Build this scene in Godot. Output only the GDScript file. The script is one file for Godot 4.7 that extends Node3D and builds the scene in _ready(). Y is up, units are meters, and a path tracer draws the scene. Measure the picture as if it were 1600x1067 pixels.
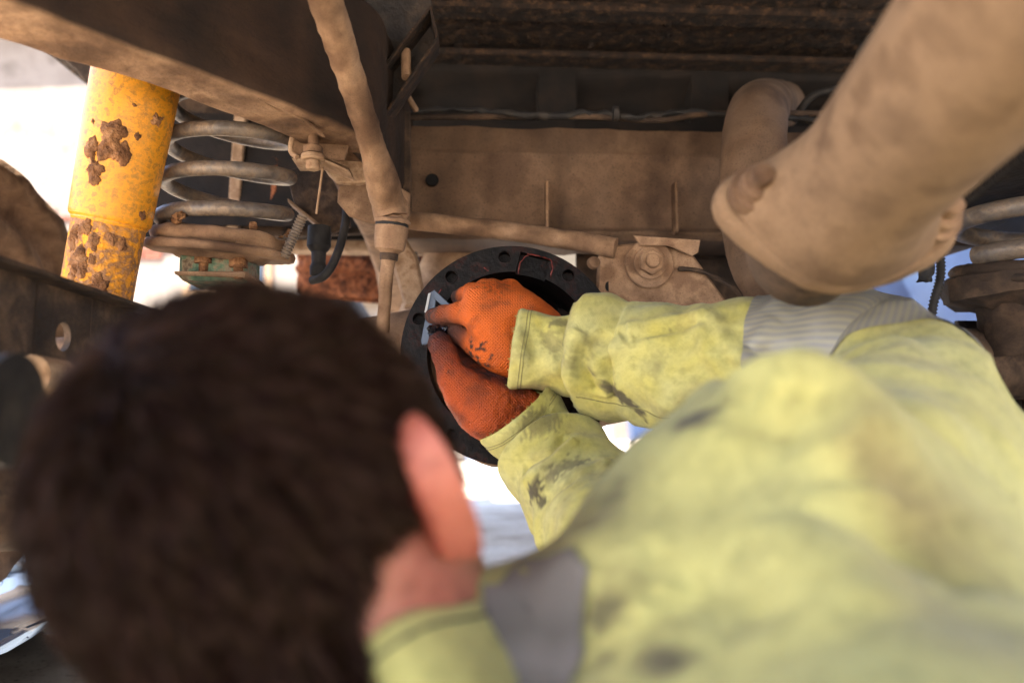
extends Node3D
# A mechanic under an off-road truck. Geometry is built in metres in the world's axes; the ground is y = 0.

const EYE := Vector3(0, 0.35, 0)
const PITCH := 6.23
const LENS := 1250.0
var eye_basis := Basis.from_euler(Vector3(deg_to_rad(PITCH), 0, 0))
var truck: Node3D
var person: Node3D
var M := {}
var TX := Vector3(cos(0.055), 0, -sin(0.055))      # across the truck, to the right
var TF := Vector3(-sin(0.055), 0, -cos(0.055))     # along the truck, away
var UP := Vector3.UP
var n1 := FastNoiseLite.new()
var n2 := FastNoiseLite.new()
var rng := RandomNumberGenerator.new()

# ---------------------------------------------------------------- mesh builder
class MB:
	var v := PackedVector3Array()
	var c := PackedColorArray()
	var ix := PackedInt32Array()
	func grid(rows: Array, wrap := true, col := Color.WHITE) -> MB:
		var w: int = rows[0].size()
		var o := v.size()
		for r in rows:
			v.append_array(r)
			for k in w:
				c.append(col)
		for i in rows.size() - 1:
			for j in (w if wrap else w - 1):
				var a := o + i * w + j
				var b := o + i * w + (j + 1) % w
				ix.append_array([a, b, b + w, a, b + w, a + w])
		return self
	func fan(ring: PackedVector3Array, flip := false, col := Color.WHITE) -> MB:
		var o := v.size()
		var m := Vector3.ZERO
		for p in ring:
			m += p
			v.append(p)
			c.append(col)
		v.append(m / ring.size())
		c.append(col)
		var n := ring.size()
		for j in n:
			if flip:
				ix.append_array([o + n, o + (j + 1) % n, o + j])
			else:
				ix.append_array([o + n, o + j, o + (j + 1) % n])
		return self
	func poly(p: PackedVector3Array, inside: Vector3, col := Color.WHITE) -> MB:
		var nn := (p[1] - p[0]).cross(p[2] - p[0])
		var flip := nn.dot(p[0] - inside) < 0
		var o := v.size()
		for q in p:
			v.append(q)
			c.append(col)
		for k in range(1, p.size() - 1):
			if flip:
				ix.append_array([o, o + k + 1, o + k])
			else:
				ix.append_array([o, o + k, o + k + 1])
		return self
	func tri(a: Vector3, b: Vector3, d: Vector3, col := Color.WHITE) -> void:
		var o := v.size()
		v.append(a); v.append(b); v.append(d)
		c.append(col); c.append(col); c.append(col)
		ix.append_array([o, o + 1, o + 2])
	func jitter(noise: FastNoiseLite, amp: float, freq: float) -> MB:
		for i in v.size():
			var p := v[i] * freq
			v[i] += Vector3(noise.get_noise_3dv(p), noise.get_noise_3dv(p + Vector3(31, 7, 3)), noise.get_noise_3dv(p + Vector3(5, 57, 11))) * amp
		return self
	func add(o: MB) -> MB:
		var k := v.size()
		v.append_array(o.v)
		c.append_array(o.c)
		for i in o.ix:
			ix.append(i + k)
		return self
	func normals() -> PackedVector3Array:
		var n := PackedVector3Array()
		n.resize(v.size())
		for t in range(0, ix.size(), 3):
			var a := ix[t]
			var b := ix[t + 1]
			var d := ix[t + 2]
			var f := (v[b] - v[a]).cross(v[d] - v[a])
			n[a] += f
			n[b] += f
			n[d] += f
		for i in n.size():
			n[i] = n[i].normalized()
		return n
	func mesh() -> ArrayMesh:
		var a := []
		a.resize(Mesh.ARRAY_MAX)
		a[Mesh.ARRAY_VERTEX] = v
		a[Mesh.ARRAY_NORMAL] = normals()
		a[Mesh.ARRAY_COLOR] = c
		var r := ix.duplicate()
		for t in range(0, r.size(), 3):
			var k := r[t + 1]
			r[t + 1] = r[t + 2]
			r[t + 2] = k
		a[Mesh.ARRAY_INDEX] = r
		var m := ArrayMesh.new()
		m.add_surface_from_arrays(Mesh.PRIMITIVE_TRIANGLES, a)
		return m

func at(px: float, py: float, d: float) -> Vector3:
	return EYE + eye_basis * Vector3((px - 800.0) / LENS * d, (533.5 - py) / LENS * d, -d)

func pts(list: Array) -> PackedVector3Array:
	var o := PackedVector3Array()
	for q in list:
		o.append(at(q[0], q[1], q[2]))
	return o

func smooth_path(p: PackedVector3Array, step: float) -> PackedVector3Array:
	var o := PackedVector3Array()
	for i in p.size() - 1:
		var a := p[maxi(i - 1, 0)]
		var d := p[mini(i + 2, p.size() - 1)]
		var n := maxi(1, int(p[i].distance_to(p[i + 1]) / step))
		for k in n:
			o.append(p[i].cubic_interpolate(p[i + 1], a, d, float(k) / n))
	o.append(p[p.size() - 1])
	return o

func frames(path: PackedVector3Array) -> Array:
	var out := []
	var n := Vector3.ZERO
	for i in path.size():
		var t := (path[mini(i + 1, path.size() - 1)] - path[maxi(i - 1, 0)]).normalized()
		if i == 0:
			n = t.cross(Vector3.RIGHT if absf(t.x) < 0.8 else Vector3.UP).normalized()
		n = (n - t * n.dot(t)).normalized()
		out.append([path[i], n, t.cross(n), t])
	return out

# tube along a path; radius is a number, an Array of numbers along it
func tube(path: PackedVector3Array, radius, sides := 20, caps := true) -> MB:
	var m := MB.new()
	var rows := []
	var fr := frames(path)
	for i in fr.size():
		var r: float
		if radius is Array:
			var x: float = float(i) / (fr.size() - 1) * (radius.size() - 1)
			var k := mini(int(x), radius.size() - 2)
			r = lerpf(radius[k], radius[k + 1], x - k)
		else:
			r = radius
		var f = fr[i]
		var row := PackedVector3Array()
		for j in sides:
			var a := TAU * j / sides
			row.append(f[0] + f[1] * cos(a) * r + f[2] * sin(a) * r)
		rows.append(row)
	m.grid(rows)
	if caps:
		m.fan(rows[0], true)
		m.fan(rows[rows.size() - 1], false)
	return m

# turned shape: profile of [height along axis, radius]; every profile edge is sharp unless soft
func lathe(o: Vector3, axis: Vector3, prof: Array, sides := 32, soft := false) -> MB:
	var t := axis.normalized()
	var n := t.cross(Vector3.RIGHT if absf(t.x) < 0.8 else Vector3.UP).normalized()
	var b := t.cross(n)
	var rows := []
	for q in prof:
		var row := PackedVector3Array()
		for j in sides:
			var a := TAU * j / sides
			row.append(o + t * q[0] + (n * cos(a) + b * sin(a)) * maxf(q[1], 0.00001))
		rows.append(row)
	var m := MB.new()
	if soft:
		m.grid(rows)
	else:
		for i in rows.size() - 1:
			m.grid([rows[i], rows[i + 1]])
	return m

# box with chamfered edges, sides along the three vectors (full lengths)
func box(o: Vector3, x: Vector3, y: Vector3, z: Vector3, b := 0.003) -> MB:
	var m := MB.new()
	var ax := [x.normalized(), y.normalized(), z.normalized()]
	var h := [x.length() / 2, y.length() / 2, z.length() / 2]
	b = minf(b, minf(h[0], minf(h[1], h[2])) * 0.6)
	var cv := func(s: Array, face: int) -> Vector3:
		var p := o
		for k in 3:
			p += ax[k] * s[k] * (h[k] if k == face else h[k] - b)
		return p
	for a in 3:
		var u := (a + 1) % 3
		var w := (a + 2) % 3
		for s in [-1, 1]:
			var q := PackedVector3Array()
			for e in [[-1, -1], [1, -1], [1, 1], [-1, 1]]:
				var sg := [0, 0, 0]
				sg[a] = s; sg[u] = e[0]; sg[w] = e[1]
				q.append(cv.call(sg, a))
			m.poly(q, o)
			for r in [-1, 1]:
				var s0 := [0, 0, 0]
				s0[u] = s; s0[w] = r; s0[a] = -1
				var s1 := s0.duplicate()
				s1[a] = 1
				m.poly(PackedVector3Array([cv.call(s0, u), cv.call(s1, u), cv.call(s1, w), cv.call(s0, w)]), o)
	for i in [-1, 1]:
		for j in [-1, 1]:
			for k in [-1, 1]:
				m.poly(PackedVector3Array([cv.call([i, j, k], 0), cv.call([i, j, k], 1), cv.call([i, j, k], 2)]), o)
	return m

# flat plate: outline (planar points) pushed along tv, edges chamfered by ch
func plate(p: PackedVector3Array, tv: Vector3, ch := 0.0012) -> MB:
	var m := MB.new()
	var nrm := tv.normalized()
	var mid := Vector3.ZERO
	for q in p:
		mid += q
	mid /= p.size()
	var x := (p[1] - p[0])
	x = (x - nrm * x.dot(nrm)).normalized()
	var y := nrm.cross(x)
	var flat := PackedVector2Array()
	for q in p:
		flat.append(Vector2((q - mid).dot(x), (q - mid).dot(y)))
	if Geometry2D.is_polygon_clockwise(flat):
		flat.reverse()
	var n := flat.size()
	var inner := PackedVector2Array()
	for i in n:
		var e0 := (flat[i] - flat[(i + n - 1) % n]).normalized()
		var e1 := (flat[(i + 1) % n] - flat[i]).normalized()
		var a := Vector2(-e0.y, e0.x)
		var b := Vector2(-e1.y, e1.x)
		var s := (a + b)
		var l := maxf(s.length_squared() / 2.0, 0.3)
		inner.append(flat[i] + s / l * ch)
	var three := func(q: Vector2, hgt: float) -> Vector3: return mid + x * q.x + y * q.y + nrm * hgt
	var th := tv.length()
	var tris := Geometry2D.triangulate_polygon(inner)
	for side in 2:
		var o := m.v.size()
		for q in inner:
			m.v.append(three.call(q, th if side else 0.0))
			m.c.append(Color.WHITE)
		for t in range(0, tris.size(), 3):
			var i := tris[t]
			var j := tris[t + 1]
			var k := tris[t + 2]
			if ((inner[j] - inner[i]).cross(inner[k] - inner[i]) > 0) != (side == 1):
				var sw := j
				j = k
				k = sw
			m.ix.append_array([o + i, o + j, o + k])
	for i in n:
		var j := (i + 1) % n
		var lv := [[inner[i], inner[j], 0.0], [flat[i], flat[j], ch], [flat[i], flat[j], th - ch], [inner[i], inner[j], th]]
		for k in 3:
			var q: Array = lv[k]
			var r: Array = lv[k + 1]
			var o := m.v.size()
			m.v.append_array([three.call(q[0], q[2]), three.call(q[1], q[2]), three.call(r[1], r[2]), three.call(r[0], r[2])])
			for e in 4:
				m.c.append(Color.WHITE)
			m.ix.append_array([o, o + 1, o + 2, o, o + 2, o + 3])
	return m

func hexa(o: Vector3, axis: Vector3, r: float, h: float) -> MB:
	return lathe(o, axis, [[0, 0], [0, r], [h * 0.82, r], [h, r * 0.84], [h, 0]], 6)

# ---------------------------------------------------------------- nodes
func part(called: String, m, mat: Material, parent: Node3D, label := "") -> MeshInstance3D:
	var o := MeshInstance3D.new()
	o.name = numbered(called, parent)
	if m is MB and grimy.has(mat):
		for i in m.v.size():
			m.c[i] *= grime(m.v[i])
	o.mesh = m.mesh() if m is MB else m
	o.material_override = mat
	parent.add_child(o, true)
	if parent != self and parent.get_parent() == self and not parent is MeshInstance3D:
		o.position = -parent.position
	if label:
		o.set_meta("label", label)
	return o

# oil and old mud have darkened the dust in patches
func grime(p: Vector3) -> Color:
	var a := n1.get_noise_3dv(p * 6.0)
	var b := n1.get_noise_3dv(p * 17.0 + Vector3(3, 5, 7))
	var d := clampf(0.25 + a * 0.9 + b * 0.7, 0.0, 1.0)
	return Color(1.12, 1.09, 1.04).lerp(Color(0.34, 0.29, 0.25), d)

func numbered(called: String, parent: Node) -> String:
	if not parent.has_node(NodePath(called)):
		return called
	var k := 1
	while parent.has_node(NodePath("%s_%03d" % [called, k])):
		k += 1
	return "%s_%03d" % [called, k]

func tag(o: Node3D, label: String, category: String, group := "") -> Node3D:
	o.set_meta("label", label)
	o.set_meta("category", category)
	if group:
		o.set_meta("group", group)
	return o

func thing(called: String, where: Vector3) -> Node3D:
	var o := Node3D.new()
	o.name = numbered(called, self)
	add_child(o, true)
	o.position = where
	return o

# ---------------------------------------------------------------- materials
func noise(kind: int, freq: float, oct: int, sd: int) -> FastNoiseLite:
	var n := FastNoiseLite.new()
	n.noise_type = kind
	n.frequency = freq
	n.fractal_octaves = oct
	n.fractal_gain = 0.6
	n.seed = sd
	return n

func ntex(freq: float, oct: int, stops: Array, sd: int, size := 512, kind := FastNoiseLite.TYPE_SIMPLEX_SMOOTH) -> NoiseTexture2D:
	var t := NoiseTexture2D.new()
	t.width = size
	t.height = size
	t.seamless = true
	t.noise = noise(kind, freq, oct, sd)
	if stops.size():
		var g := Gradient.new()
		g.offsets = PackedFloat32Array(stops.map(func(s): return s[0]))
		g.colors = PackedColorArray(stops.map(func(s): return s[1]))
		t.color_ramp = g
	return t

func grey(x: float) -> Color:
	return Color(x, x, x)

func rgb(r: int, g: int, b: int) -> Color:
	return Color8(r, g, b)

var grimy := {}
var tex_lump: NoiseTexture2D
var tex_grain: NoiseTexture2D
var tex_speck: NoiseTexture2D

# surface whose colour wanders between the stops, with fine specks and relief
func worn(called: String, stops: Array, scale: float, rough := 0.9, bump := 0.25, sd := 1, freq := 0.007, bump_scale := 1.6) -> StandardMaterial3D:
	var m := StandardMaterial3D.new()
	m.resource_name = called
	m.albedo_texture = ntex(freq, 7, stops, sd)
	m.uv1_triplanar = true
	m.uv1_scale = Vector3.ONE * scale
	m.uv2_triplanar = true
	m.uv2_scale = Vector3.ONE * scale * 4.3
	m.detail_enabled = true
	m.detail_uv_layer = BaseMaterial3D.DETAIL_UV_2
	m.detail_blend_mode = BaseMaterial3D.BLEND_MODE_MUL
	m.detail_albedo = tex_speck
	m.roughness = rough
	m.vertex_color_use_as_albedo = true
	if bump > 0:
		m.heightmap_enabled = true
		m.heightmap_texture = tex_lump
		m.heightmap_scale = bump
	if called in ["dust", "dust_pale", "cross", "dust_dark", "black_metal"]:
		grimy[m] = true
	M[called] = m
	return m

func plain(called: String, col: Color, rough := 0.6, metal := 0.0) -> StandardMaterial3D:
	var m := StandardMaterial3D.new()
	m.resource_name = called
	m.albedo_color = col
	m.roughness = rough
	m.metallic = metal
	m.vertex_color_use_as_albedo = true
	M[called] = m
	return m

func make_materials() -> void:
	tex_lump = ntex(0.02, 6, [], 5)
	tex_grain = ntex(0.08, 3, [], 6)
	tex_speck = ntex(0.05, 4, [[0.0, grey(0.5)], [0.2, grey(0.78)], [0.3, grey(0.97)], [0.64, grey(1.0)], [0.74, grey(0.9)], [1.0, grey(0.66)]], 9)
	worn("dust", [[0.2, rgb(116, 90, 68)], [0.45, rgb(150, 120, 94)], [0.6, rgb(170, 138, 108)], [0.8, rgb(134, 104, 80)]], 3.0, 0.95, 0.18, 11)
	worn("dust_pale", [[0.2, rgb(140, 112, 86)], [0.45, rgb(182, 152, 122)], [0.65, rgb(198, 170, 140)], [0.8, rgb(158, 126, 98)]], 4.0, 0.95, 0.2, 12)
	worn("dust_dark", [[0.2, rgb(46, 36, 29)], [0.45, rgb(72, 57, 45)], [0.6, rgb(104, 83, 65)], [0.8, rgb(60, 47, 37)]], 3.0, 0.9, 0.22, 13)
	worn("cross", [[0.15, rgb(90, 70, 54)], [0.42, rgb(112, 89, 69)], [0.58, rgb(126, 100, 78)], [0.8, rgb(98, 75, 57)]], 1.6, 0.85, 0.08, 14)
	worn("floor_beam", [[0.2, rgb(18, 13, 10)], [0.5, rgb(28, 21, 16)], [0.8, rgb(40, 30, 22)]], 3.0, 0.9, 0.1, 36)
	worn("rust", [[0.2, rgb(20, 14, 10)], [0.42, rgb(38, 26, 18)], [0.52, rgb(58, 39, 24)], [0.6, rgb(34, 25, 19)], [0.7, rgb(100, 72, 46)], [0.85, rgb(24, 17, 13)]], 3.4, 0.9, 0.5, 15, 0.02)
	worn("rust_red", [[0.2, rgb(60, 34, 22)], [0.45, rgb(140, 80, 48)], [0.6, rgb(176, 110, 70)], [0.8, rgb(90, 50, 32)]], 3.0, 0.95, 0.6, 16, 0.02)
	worn("black_metal", [[0.2, rgb(26, 22, 20)], [0.5, rgb(44, 37, 32)], [0.7, rgb(66, 54, 44)], [0.9, rgb(36, 30, 26)]], 4.0, 0.7, 0.2, 17)
	worn("oily", [[0.2, rgb(10, 9, 9)], [0.5, rgb(18, 15, 15)], [0.62, rgb(28, 23, 22)], [0.7, rgb(44, 18, 14)], [0.8, rgb(16, 13, 13)]], 9.0, 0.5, 0.06, 18)
	M.oily.metallic_specular = 0.28
	worn("spring", [[0.2, rgb(84, 78, 74)], [0.42, rgb(122, 114, 108)], [0.55, rgb(150, 132, 112)], [0.7, rgb(112, 98, 86)], [0.85, rgb(160, 136, 110)]], 7.0, 0.5, 0.05, 19)
	M.spring.metallic = 0.25
	worn("mud", [[0.2, rgb(92, 60, 36)], [0.5, rgb(134, 92, 58)], [0.75, rgb(164, 120, 80)]], 12.0, 1.0, 0.5, 20)
	worn("rubber", [[0.2, rgb(26, 25, 25)], [0.5, rgb(40, 38, 37)], [0.8, rgb(62, 56, 50)]], 6.0, 0.75, 0.1, 21)
	worn("pipe_dust", [[0.2, rgb(104, 80, 58)], [0.4, rgb(134, 107, 80)], [0.6, rgb(146, 117, 88)], [0.8, rgb(118, 92, 66)]], 3.0, 0.95, 0.1, 38)
	worn("green", [[0.2, rgb(60, 84, 66)], [0.45, rgb(96, 118, 92)], [0.6, rgb(140, 124, 98)], [0.8, rgb(90, 70, 52)]], 8.0, 0.8, 0.2, 22)
	worn("yellow", [[0.0, rgb(150, 112, 60)], [0.26, rgb(196, 140, 46)], [0.34, rgb(230, 154, 28)], [0.6, rgb(238, 162, 30)], [0.64, rgb(150, 104, 56)], [0.68, rgb(226, 152, 34)], [0.74, rgb(120, 84, 52)], [0.8, rgb(214, 148, 44)]], 7.0, 0.45, 0.02, 23, 0.02)
	worn("yellow_muddy", [[0.3, rgb(240, 164, 28)], [0.42, rgb(226, 150, 36)], [0.46, rgb(150, 106, 66)], [0.6, rgb(160, 118, 82)], [0.68, rgb(120, 84, 58)], [0.72, rgb(230, 156, 30)]], 6.0, 0.8, 0.35, 24, 0.018)
	worn("concrete", [[0.2, rgb(168, 150, 128)], [0.5, rgb(196, 180, 158)], [0.8, rgb(208, 196, 178)]], 0.5, 0.95, 0.4, 25)
	worn("plaster", [[0.2, rgb(112, 104, 96)], [0.6, rgb(126, 118, 110)], [0.9, rgb(98, 90, 82)]], 0.4, 0.95, 0.3, 26)
	worn("brick", [[0.2, rgb(104, 62, 48)], [0.6, rgb(120, 74, 58)], [0.9, rgb(90, 58, 46)]], 2.0, 0.95, 0.3, 27)
	worn("blue", [[0.2, rgb(24, 44, 78)], [0.5, rgb(30, 52, 88)], [0.8, rgb(40, 62, 92)]], 1.0, 0.6, 0.1, 28)
	worn("body_paint", [[0.2, rgb(70, 72, 62)], [0.6, rgb(92, 94, 82)], [0.9, rgb(116, 104, 88)]], 1.0, 0.5, 0.05, 29)
	worn("spring_dark", [[0.2, rgb(40, 36, 34)], [0.5, rgb(66, 58, 52)], [0.8, rgb(96, 80, 66)]], 7.0, 0.4, 0.05, 34)
	plain("hole", rgb(10, 8, 7), 0.9)
	plain("steel", rgb(84, 96, 112), 0.45, 0.3)
	plain("steel_light", rgb(170, 172, 170), 0.5, 0.2)
	plain("red_sealant", rgb(104, 30, 20), 0.5)
	plain("oil_drop", rgb(24, 24, 30), 0.08)
	plain("glass_dark", rgb(40, 48, 56), 0.1)
	plain("green_paint", rgb(56, 80, 68), 0.5)
	plain("blue_paint", rgb(24, 84, 170), 0.5)
	var film := plain("film", rgb(74, 84, 98), 0.22)
	film.heightmap_enabled = false
	film.heightmap_texture = tex_lump
	film.heightmap_scale = 2.0
	film.uv1_triplanar = true
	film.uv1_scale = Vector3.ONE * 2.5
	# cloth: fine weave over broad soiling and painted brown shade carried by vertex colours
	var cl := worn("cloth", [[0.2, grey(0.84)], [0.45, grey(0.96)], [0.6, grey(1.0)], [0.8, grey(0.9)]], 9.0, 0.95, 0.0, 30)
	cl.rim_enabled = true
	cl.rim = 0.25
	cl.rim_tint = 0.6
	cl.heightmap_enabled = true
	cl.heightmap_texture = weave(false)
	cl.heightmap_scale = 0.05
	cl.uv1_scale = Vector3.ONE * 14.0
	worn("trousers", [[0.2, rgb(30, 34, 46)], [0.6, rgb(44, 50, 64)], [0.9, rgb(60, 58, 56)]], 4.0, 0.95, 0.1, 31)
	var gl := worn("glove", [[0.2, grey(0.9)], [0.5, grey(1.0)], [0.8, grey(0.95)]], 70.0, 0.52, 0.0, 32)
	gl.detail_enabled = false
	gl.albedo_texture = null
	gl.heightmap_enabled = true
	gl.heightmap_texture = weave(true)
	gl.uv1_scale = Vector3.ONE * 36.0
	gl.heightmap_scale = 0.2
	var sk := worn("skin", [[0.2, rgb(205, 190, 186)], [0.5, rgb(240, 232, 228)], [0.8, rgb(255, 248, 244)]], 20.0, 0.55, 0.03, 33)
	sk.subsurf_scatter_enabled = true
	sk.subsurf_scatter_strength = 0.25
	var hr := plain("hair", Color.WHITE, 0.55)
	hr.metallic_specular = 0.12
	var tp := plain("tape", Color.WHITE, 0.5)
	tp.metallic = 0.1

# a small repeating relief: woven threads, or the raised diamonds of a grip glove
func weave(diamonds: bool) -> ImageTexture:
	var n := 256
	var im := Image.create_empty(n, n, false, Image.FORMAT_RGB8)
	for y in n:
		for x in n:
			var h: float
			if diamonds:
				var a := fposmod((x + y) / 32.0, 1.0) - 0.5
				var b := fposmod((x - y) / 32.0, 1.0) - 0.5
				h = clampf(1.0 - maxf(absf(a), absf(b)) * 2.2, 0, 1)
			else:
				h = 0.5 + 0.25 * sin(TAU * (x + y) / 8.0) + 0.2 * sin(TAU * (x - y) / 8.0)
			im.set_pixel(x, y, grey(h))
	return ImageTexture.create_from_image(im)

# ---------------------------------------------------------------- bodies: a field of tapered capsules, meshed as surface nets
# bone: [a, b, radius a, radius b, blend]   egg: [centre, basis of half axes, blend]
func field_mesh(bones: Array, eggs: Array, cell: float) -> MB:
	var lo := Vector3.ONE * 1e9
	var hi := -lo
	for q in bones:
		var r: float = maxf(q[2], q[3]) + cell * 3
		for e in [q[0], q[1]]:
			lo = lo.min(e - Vector3.ONE * r)
			hi = hi.max(e + Vector3.ONE * r)
	for q in eggs:
		var bs: Basis = q[1]
		var r := Vector3(sqrt(bs.x.x ** 2 + bs.y.x ** 2 + bs.z.x ** 2), sqrt(bs.x.y ** 2 + bs.y.y ** 2 + bs.z.y ** 2), sqrt(bs.x.z ** 2 + bs.y.z ** 2 + bs.z.z ** 2)) + Vector3.ONE * cell * 3
		lo = lo.min(q[0] - r)
		hi = hi.max(q[0] + r)
	var nx := int((hi.x - lo.x) / cell) + 2
	var ny := int((hi.y - lo.y) / cell) + 2
	var nz := int((hi.z - lo.z) / cell) + 2
	var f := PackedFloat32Array()
	f.resize(nx * ny * nz)
	f.fill(10.0)
	var items := bones.map(func(q): return [0, q]) + eggs.map(func(q): return [1, q])
	for it in items:
		var q: Array = it[1]
		var k: float
		var bl: Vector3
		var bh: Vector3
		var a: Vector3 = q[0]
		var ab := Vector3.ZERO
		var len2 := 1.0
		var ra := 0.0
		var dr := 0.0
		var inv: Basis
		var small := 0.0
		if it[0] == 0:
			k = q[4]
			var r: float = maxf(q[2], q[3]) + k + cell * 2
			bl = a.min(q[1]) - Vector3.ONE * r
			bh = a.max(q[1]) + Vector3.ONE * r
			ab = q[1] - a
			len2 = maxf(ab.length_squared(), 1e-9)
			ra = q[2]
			dr = q[3] - q[2]
		else:
			k = q[2]
			var bs: Basis = q[1]
			var r := maxf(bs.x.length(), maxf(bs.y.length(), bs.z.length())) + k + cell * 2
			small = minf(bs.x.length(), minf(bs.y.length(), bs.z.length()))
			bl = a - Vector3.ONE * r
			bh = a + Vector3.ONE * r
			inv = bs.inverse()
		var i0 := maxi(0, int((bl.x - lo.x) / cell))
		var i1 := mini(nx - 1, int((bh.x - lo.x) / cell) + 1)
		var j0 := maxi(0, int((bl.y - lo.y) / cell))
		var j1 := mini(ny - 1, int((bh.y - lo.y) / cell) + 1)
		var k0 := maxi(0, int((bl.z - lo.z) / cell))
		var k1 := mini(nz - 1, int((bh.z - lo.z) / cell) + 1)
		for z in range(k0, k1 + 1):
			for y in range(j0, j1 + 1):
				var row := (z * ny + y) * nx
				for x in range(i0, i1 + 1):
					var p := lo + Vector3(x, y, z) * cell - a
					var d: float
					if it[0] == 0:
						var t := clampf(p.dot(ab) / len2, 0, 1)
						d = (p - ab * t).length() - ra - dr * t
					else:
						var e := inv * p
						var l := e.length()
						d = (l - 1.0) * p.length() / l if l > 0.3 else -small * 0.7
					var o := f[row + x]
					var h := maxf(k - absf(o - d), 0.0)
					f[row + x] = minf(o, d) - h * h / (4.0 * k)
	var m := MB.new()
	var id := PackedInt32Array()
	id.resize(f.size())
	id.fill(-1)
	var step := [1, nx, nx * ny]
	var off := [0, 1, nx, nx + 1, nx * ny, nx * ny + 1, nx * ny + nx, nx * ny + nx + 1]
	for z in nz - 1:
		for y in ny - 1:
			for x in nx - 1:
				var s := (z * ny + y) * nx + x
				if absf(f[s]) > cell * 3:
					continue
				var mask := 0
				for b in 8:
					if f[s + off[b]] < 0:
						mask |= 1 << b
				if mask == 0 or mask == 255:
					continue
				var sum := Vector3.ZERO
				var cnt := 0
				for b in 8:
					for ax in 3:
						if b & (1 << ax):
							continue
						var b2: int = b | (1 << ax)
						var fa := f[s + off[b]]
						var fb := f[s + off[b2]]
						if (fa < 0) != (fb < 0):
							var t := fa / (fa - fb)
							var p := Vector3(b & 1, (b >> 1) & 1, (b >> 2) & 1)
							p[ax] += t
							sum += p
							cnt += 1
				id[s] = m.v.size()
				m.v.append(lo + (Vector3(x, y, z) + sum / cnt) * cell)
				m.c.append(Color.WHITE)
	for z in range(1, nz - 1):
		for y in range(1, ny - 1):
			for x in range(1, nx - 1):
				var s := (z * ny + y) * nx + x
				if id[s] < 0 and absf(f[s]) > cell * 3:
					continue
				for ax in 3:
					var fa := f[s]
					var fb := f[s + step[ax]]
					if (fa < 0) == (fb < 0):
						continue
					var u: int = step[(ax + 1) % 3]
					var w: int = step[(ax + 2) % 3]
					var q := [id[s], id[s - u], id[s - u - w], id[s - w]]
					if q.min() < 0:
						continue
					if fa < 0:
						m.ix.append_array([q[0], q[1], q[2], q[0], q[2], q[3]])
					else:
						m.ix.append_array([q[0], q[2], q[1], q[0], q[3], q[2]])
	return m

# ---------------------------------------------------------------- the truck
func make_truck() -> void:
	truck = thing("off_road_truck", Vector3(0.1, 0, -1.4))
	tag(truck, "dusty raised off-road truck seen from underneath, with coil springs and a yellow shock absorber", "truck")
	body()
	rails()
	cross_member()
	brackets()
	coil_springs()
	shock()
	drum_and_arm()
	link_rod()
	axle()
	pipes()
	small_hoses()

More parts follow.
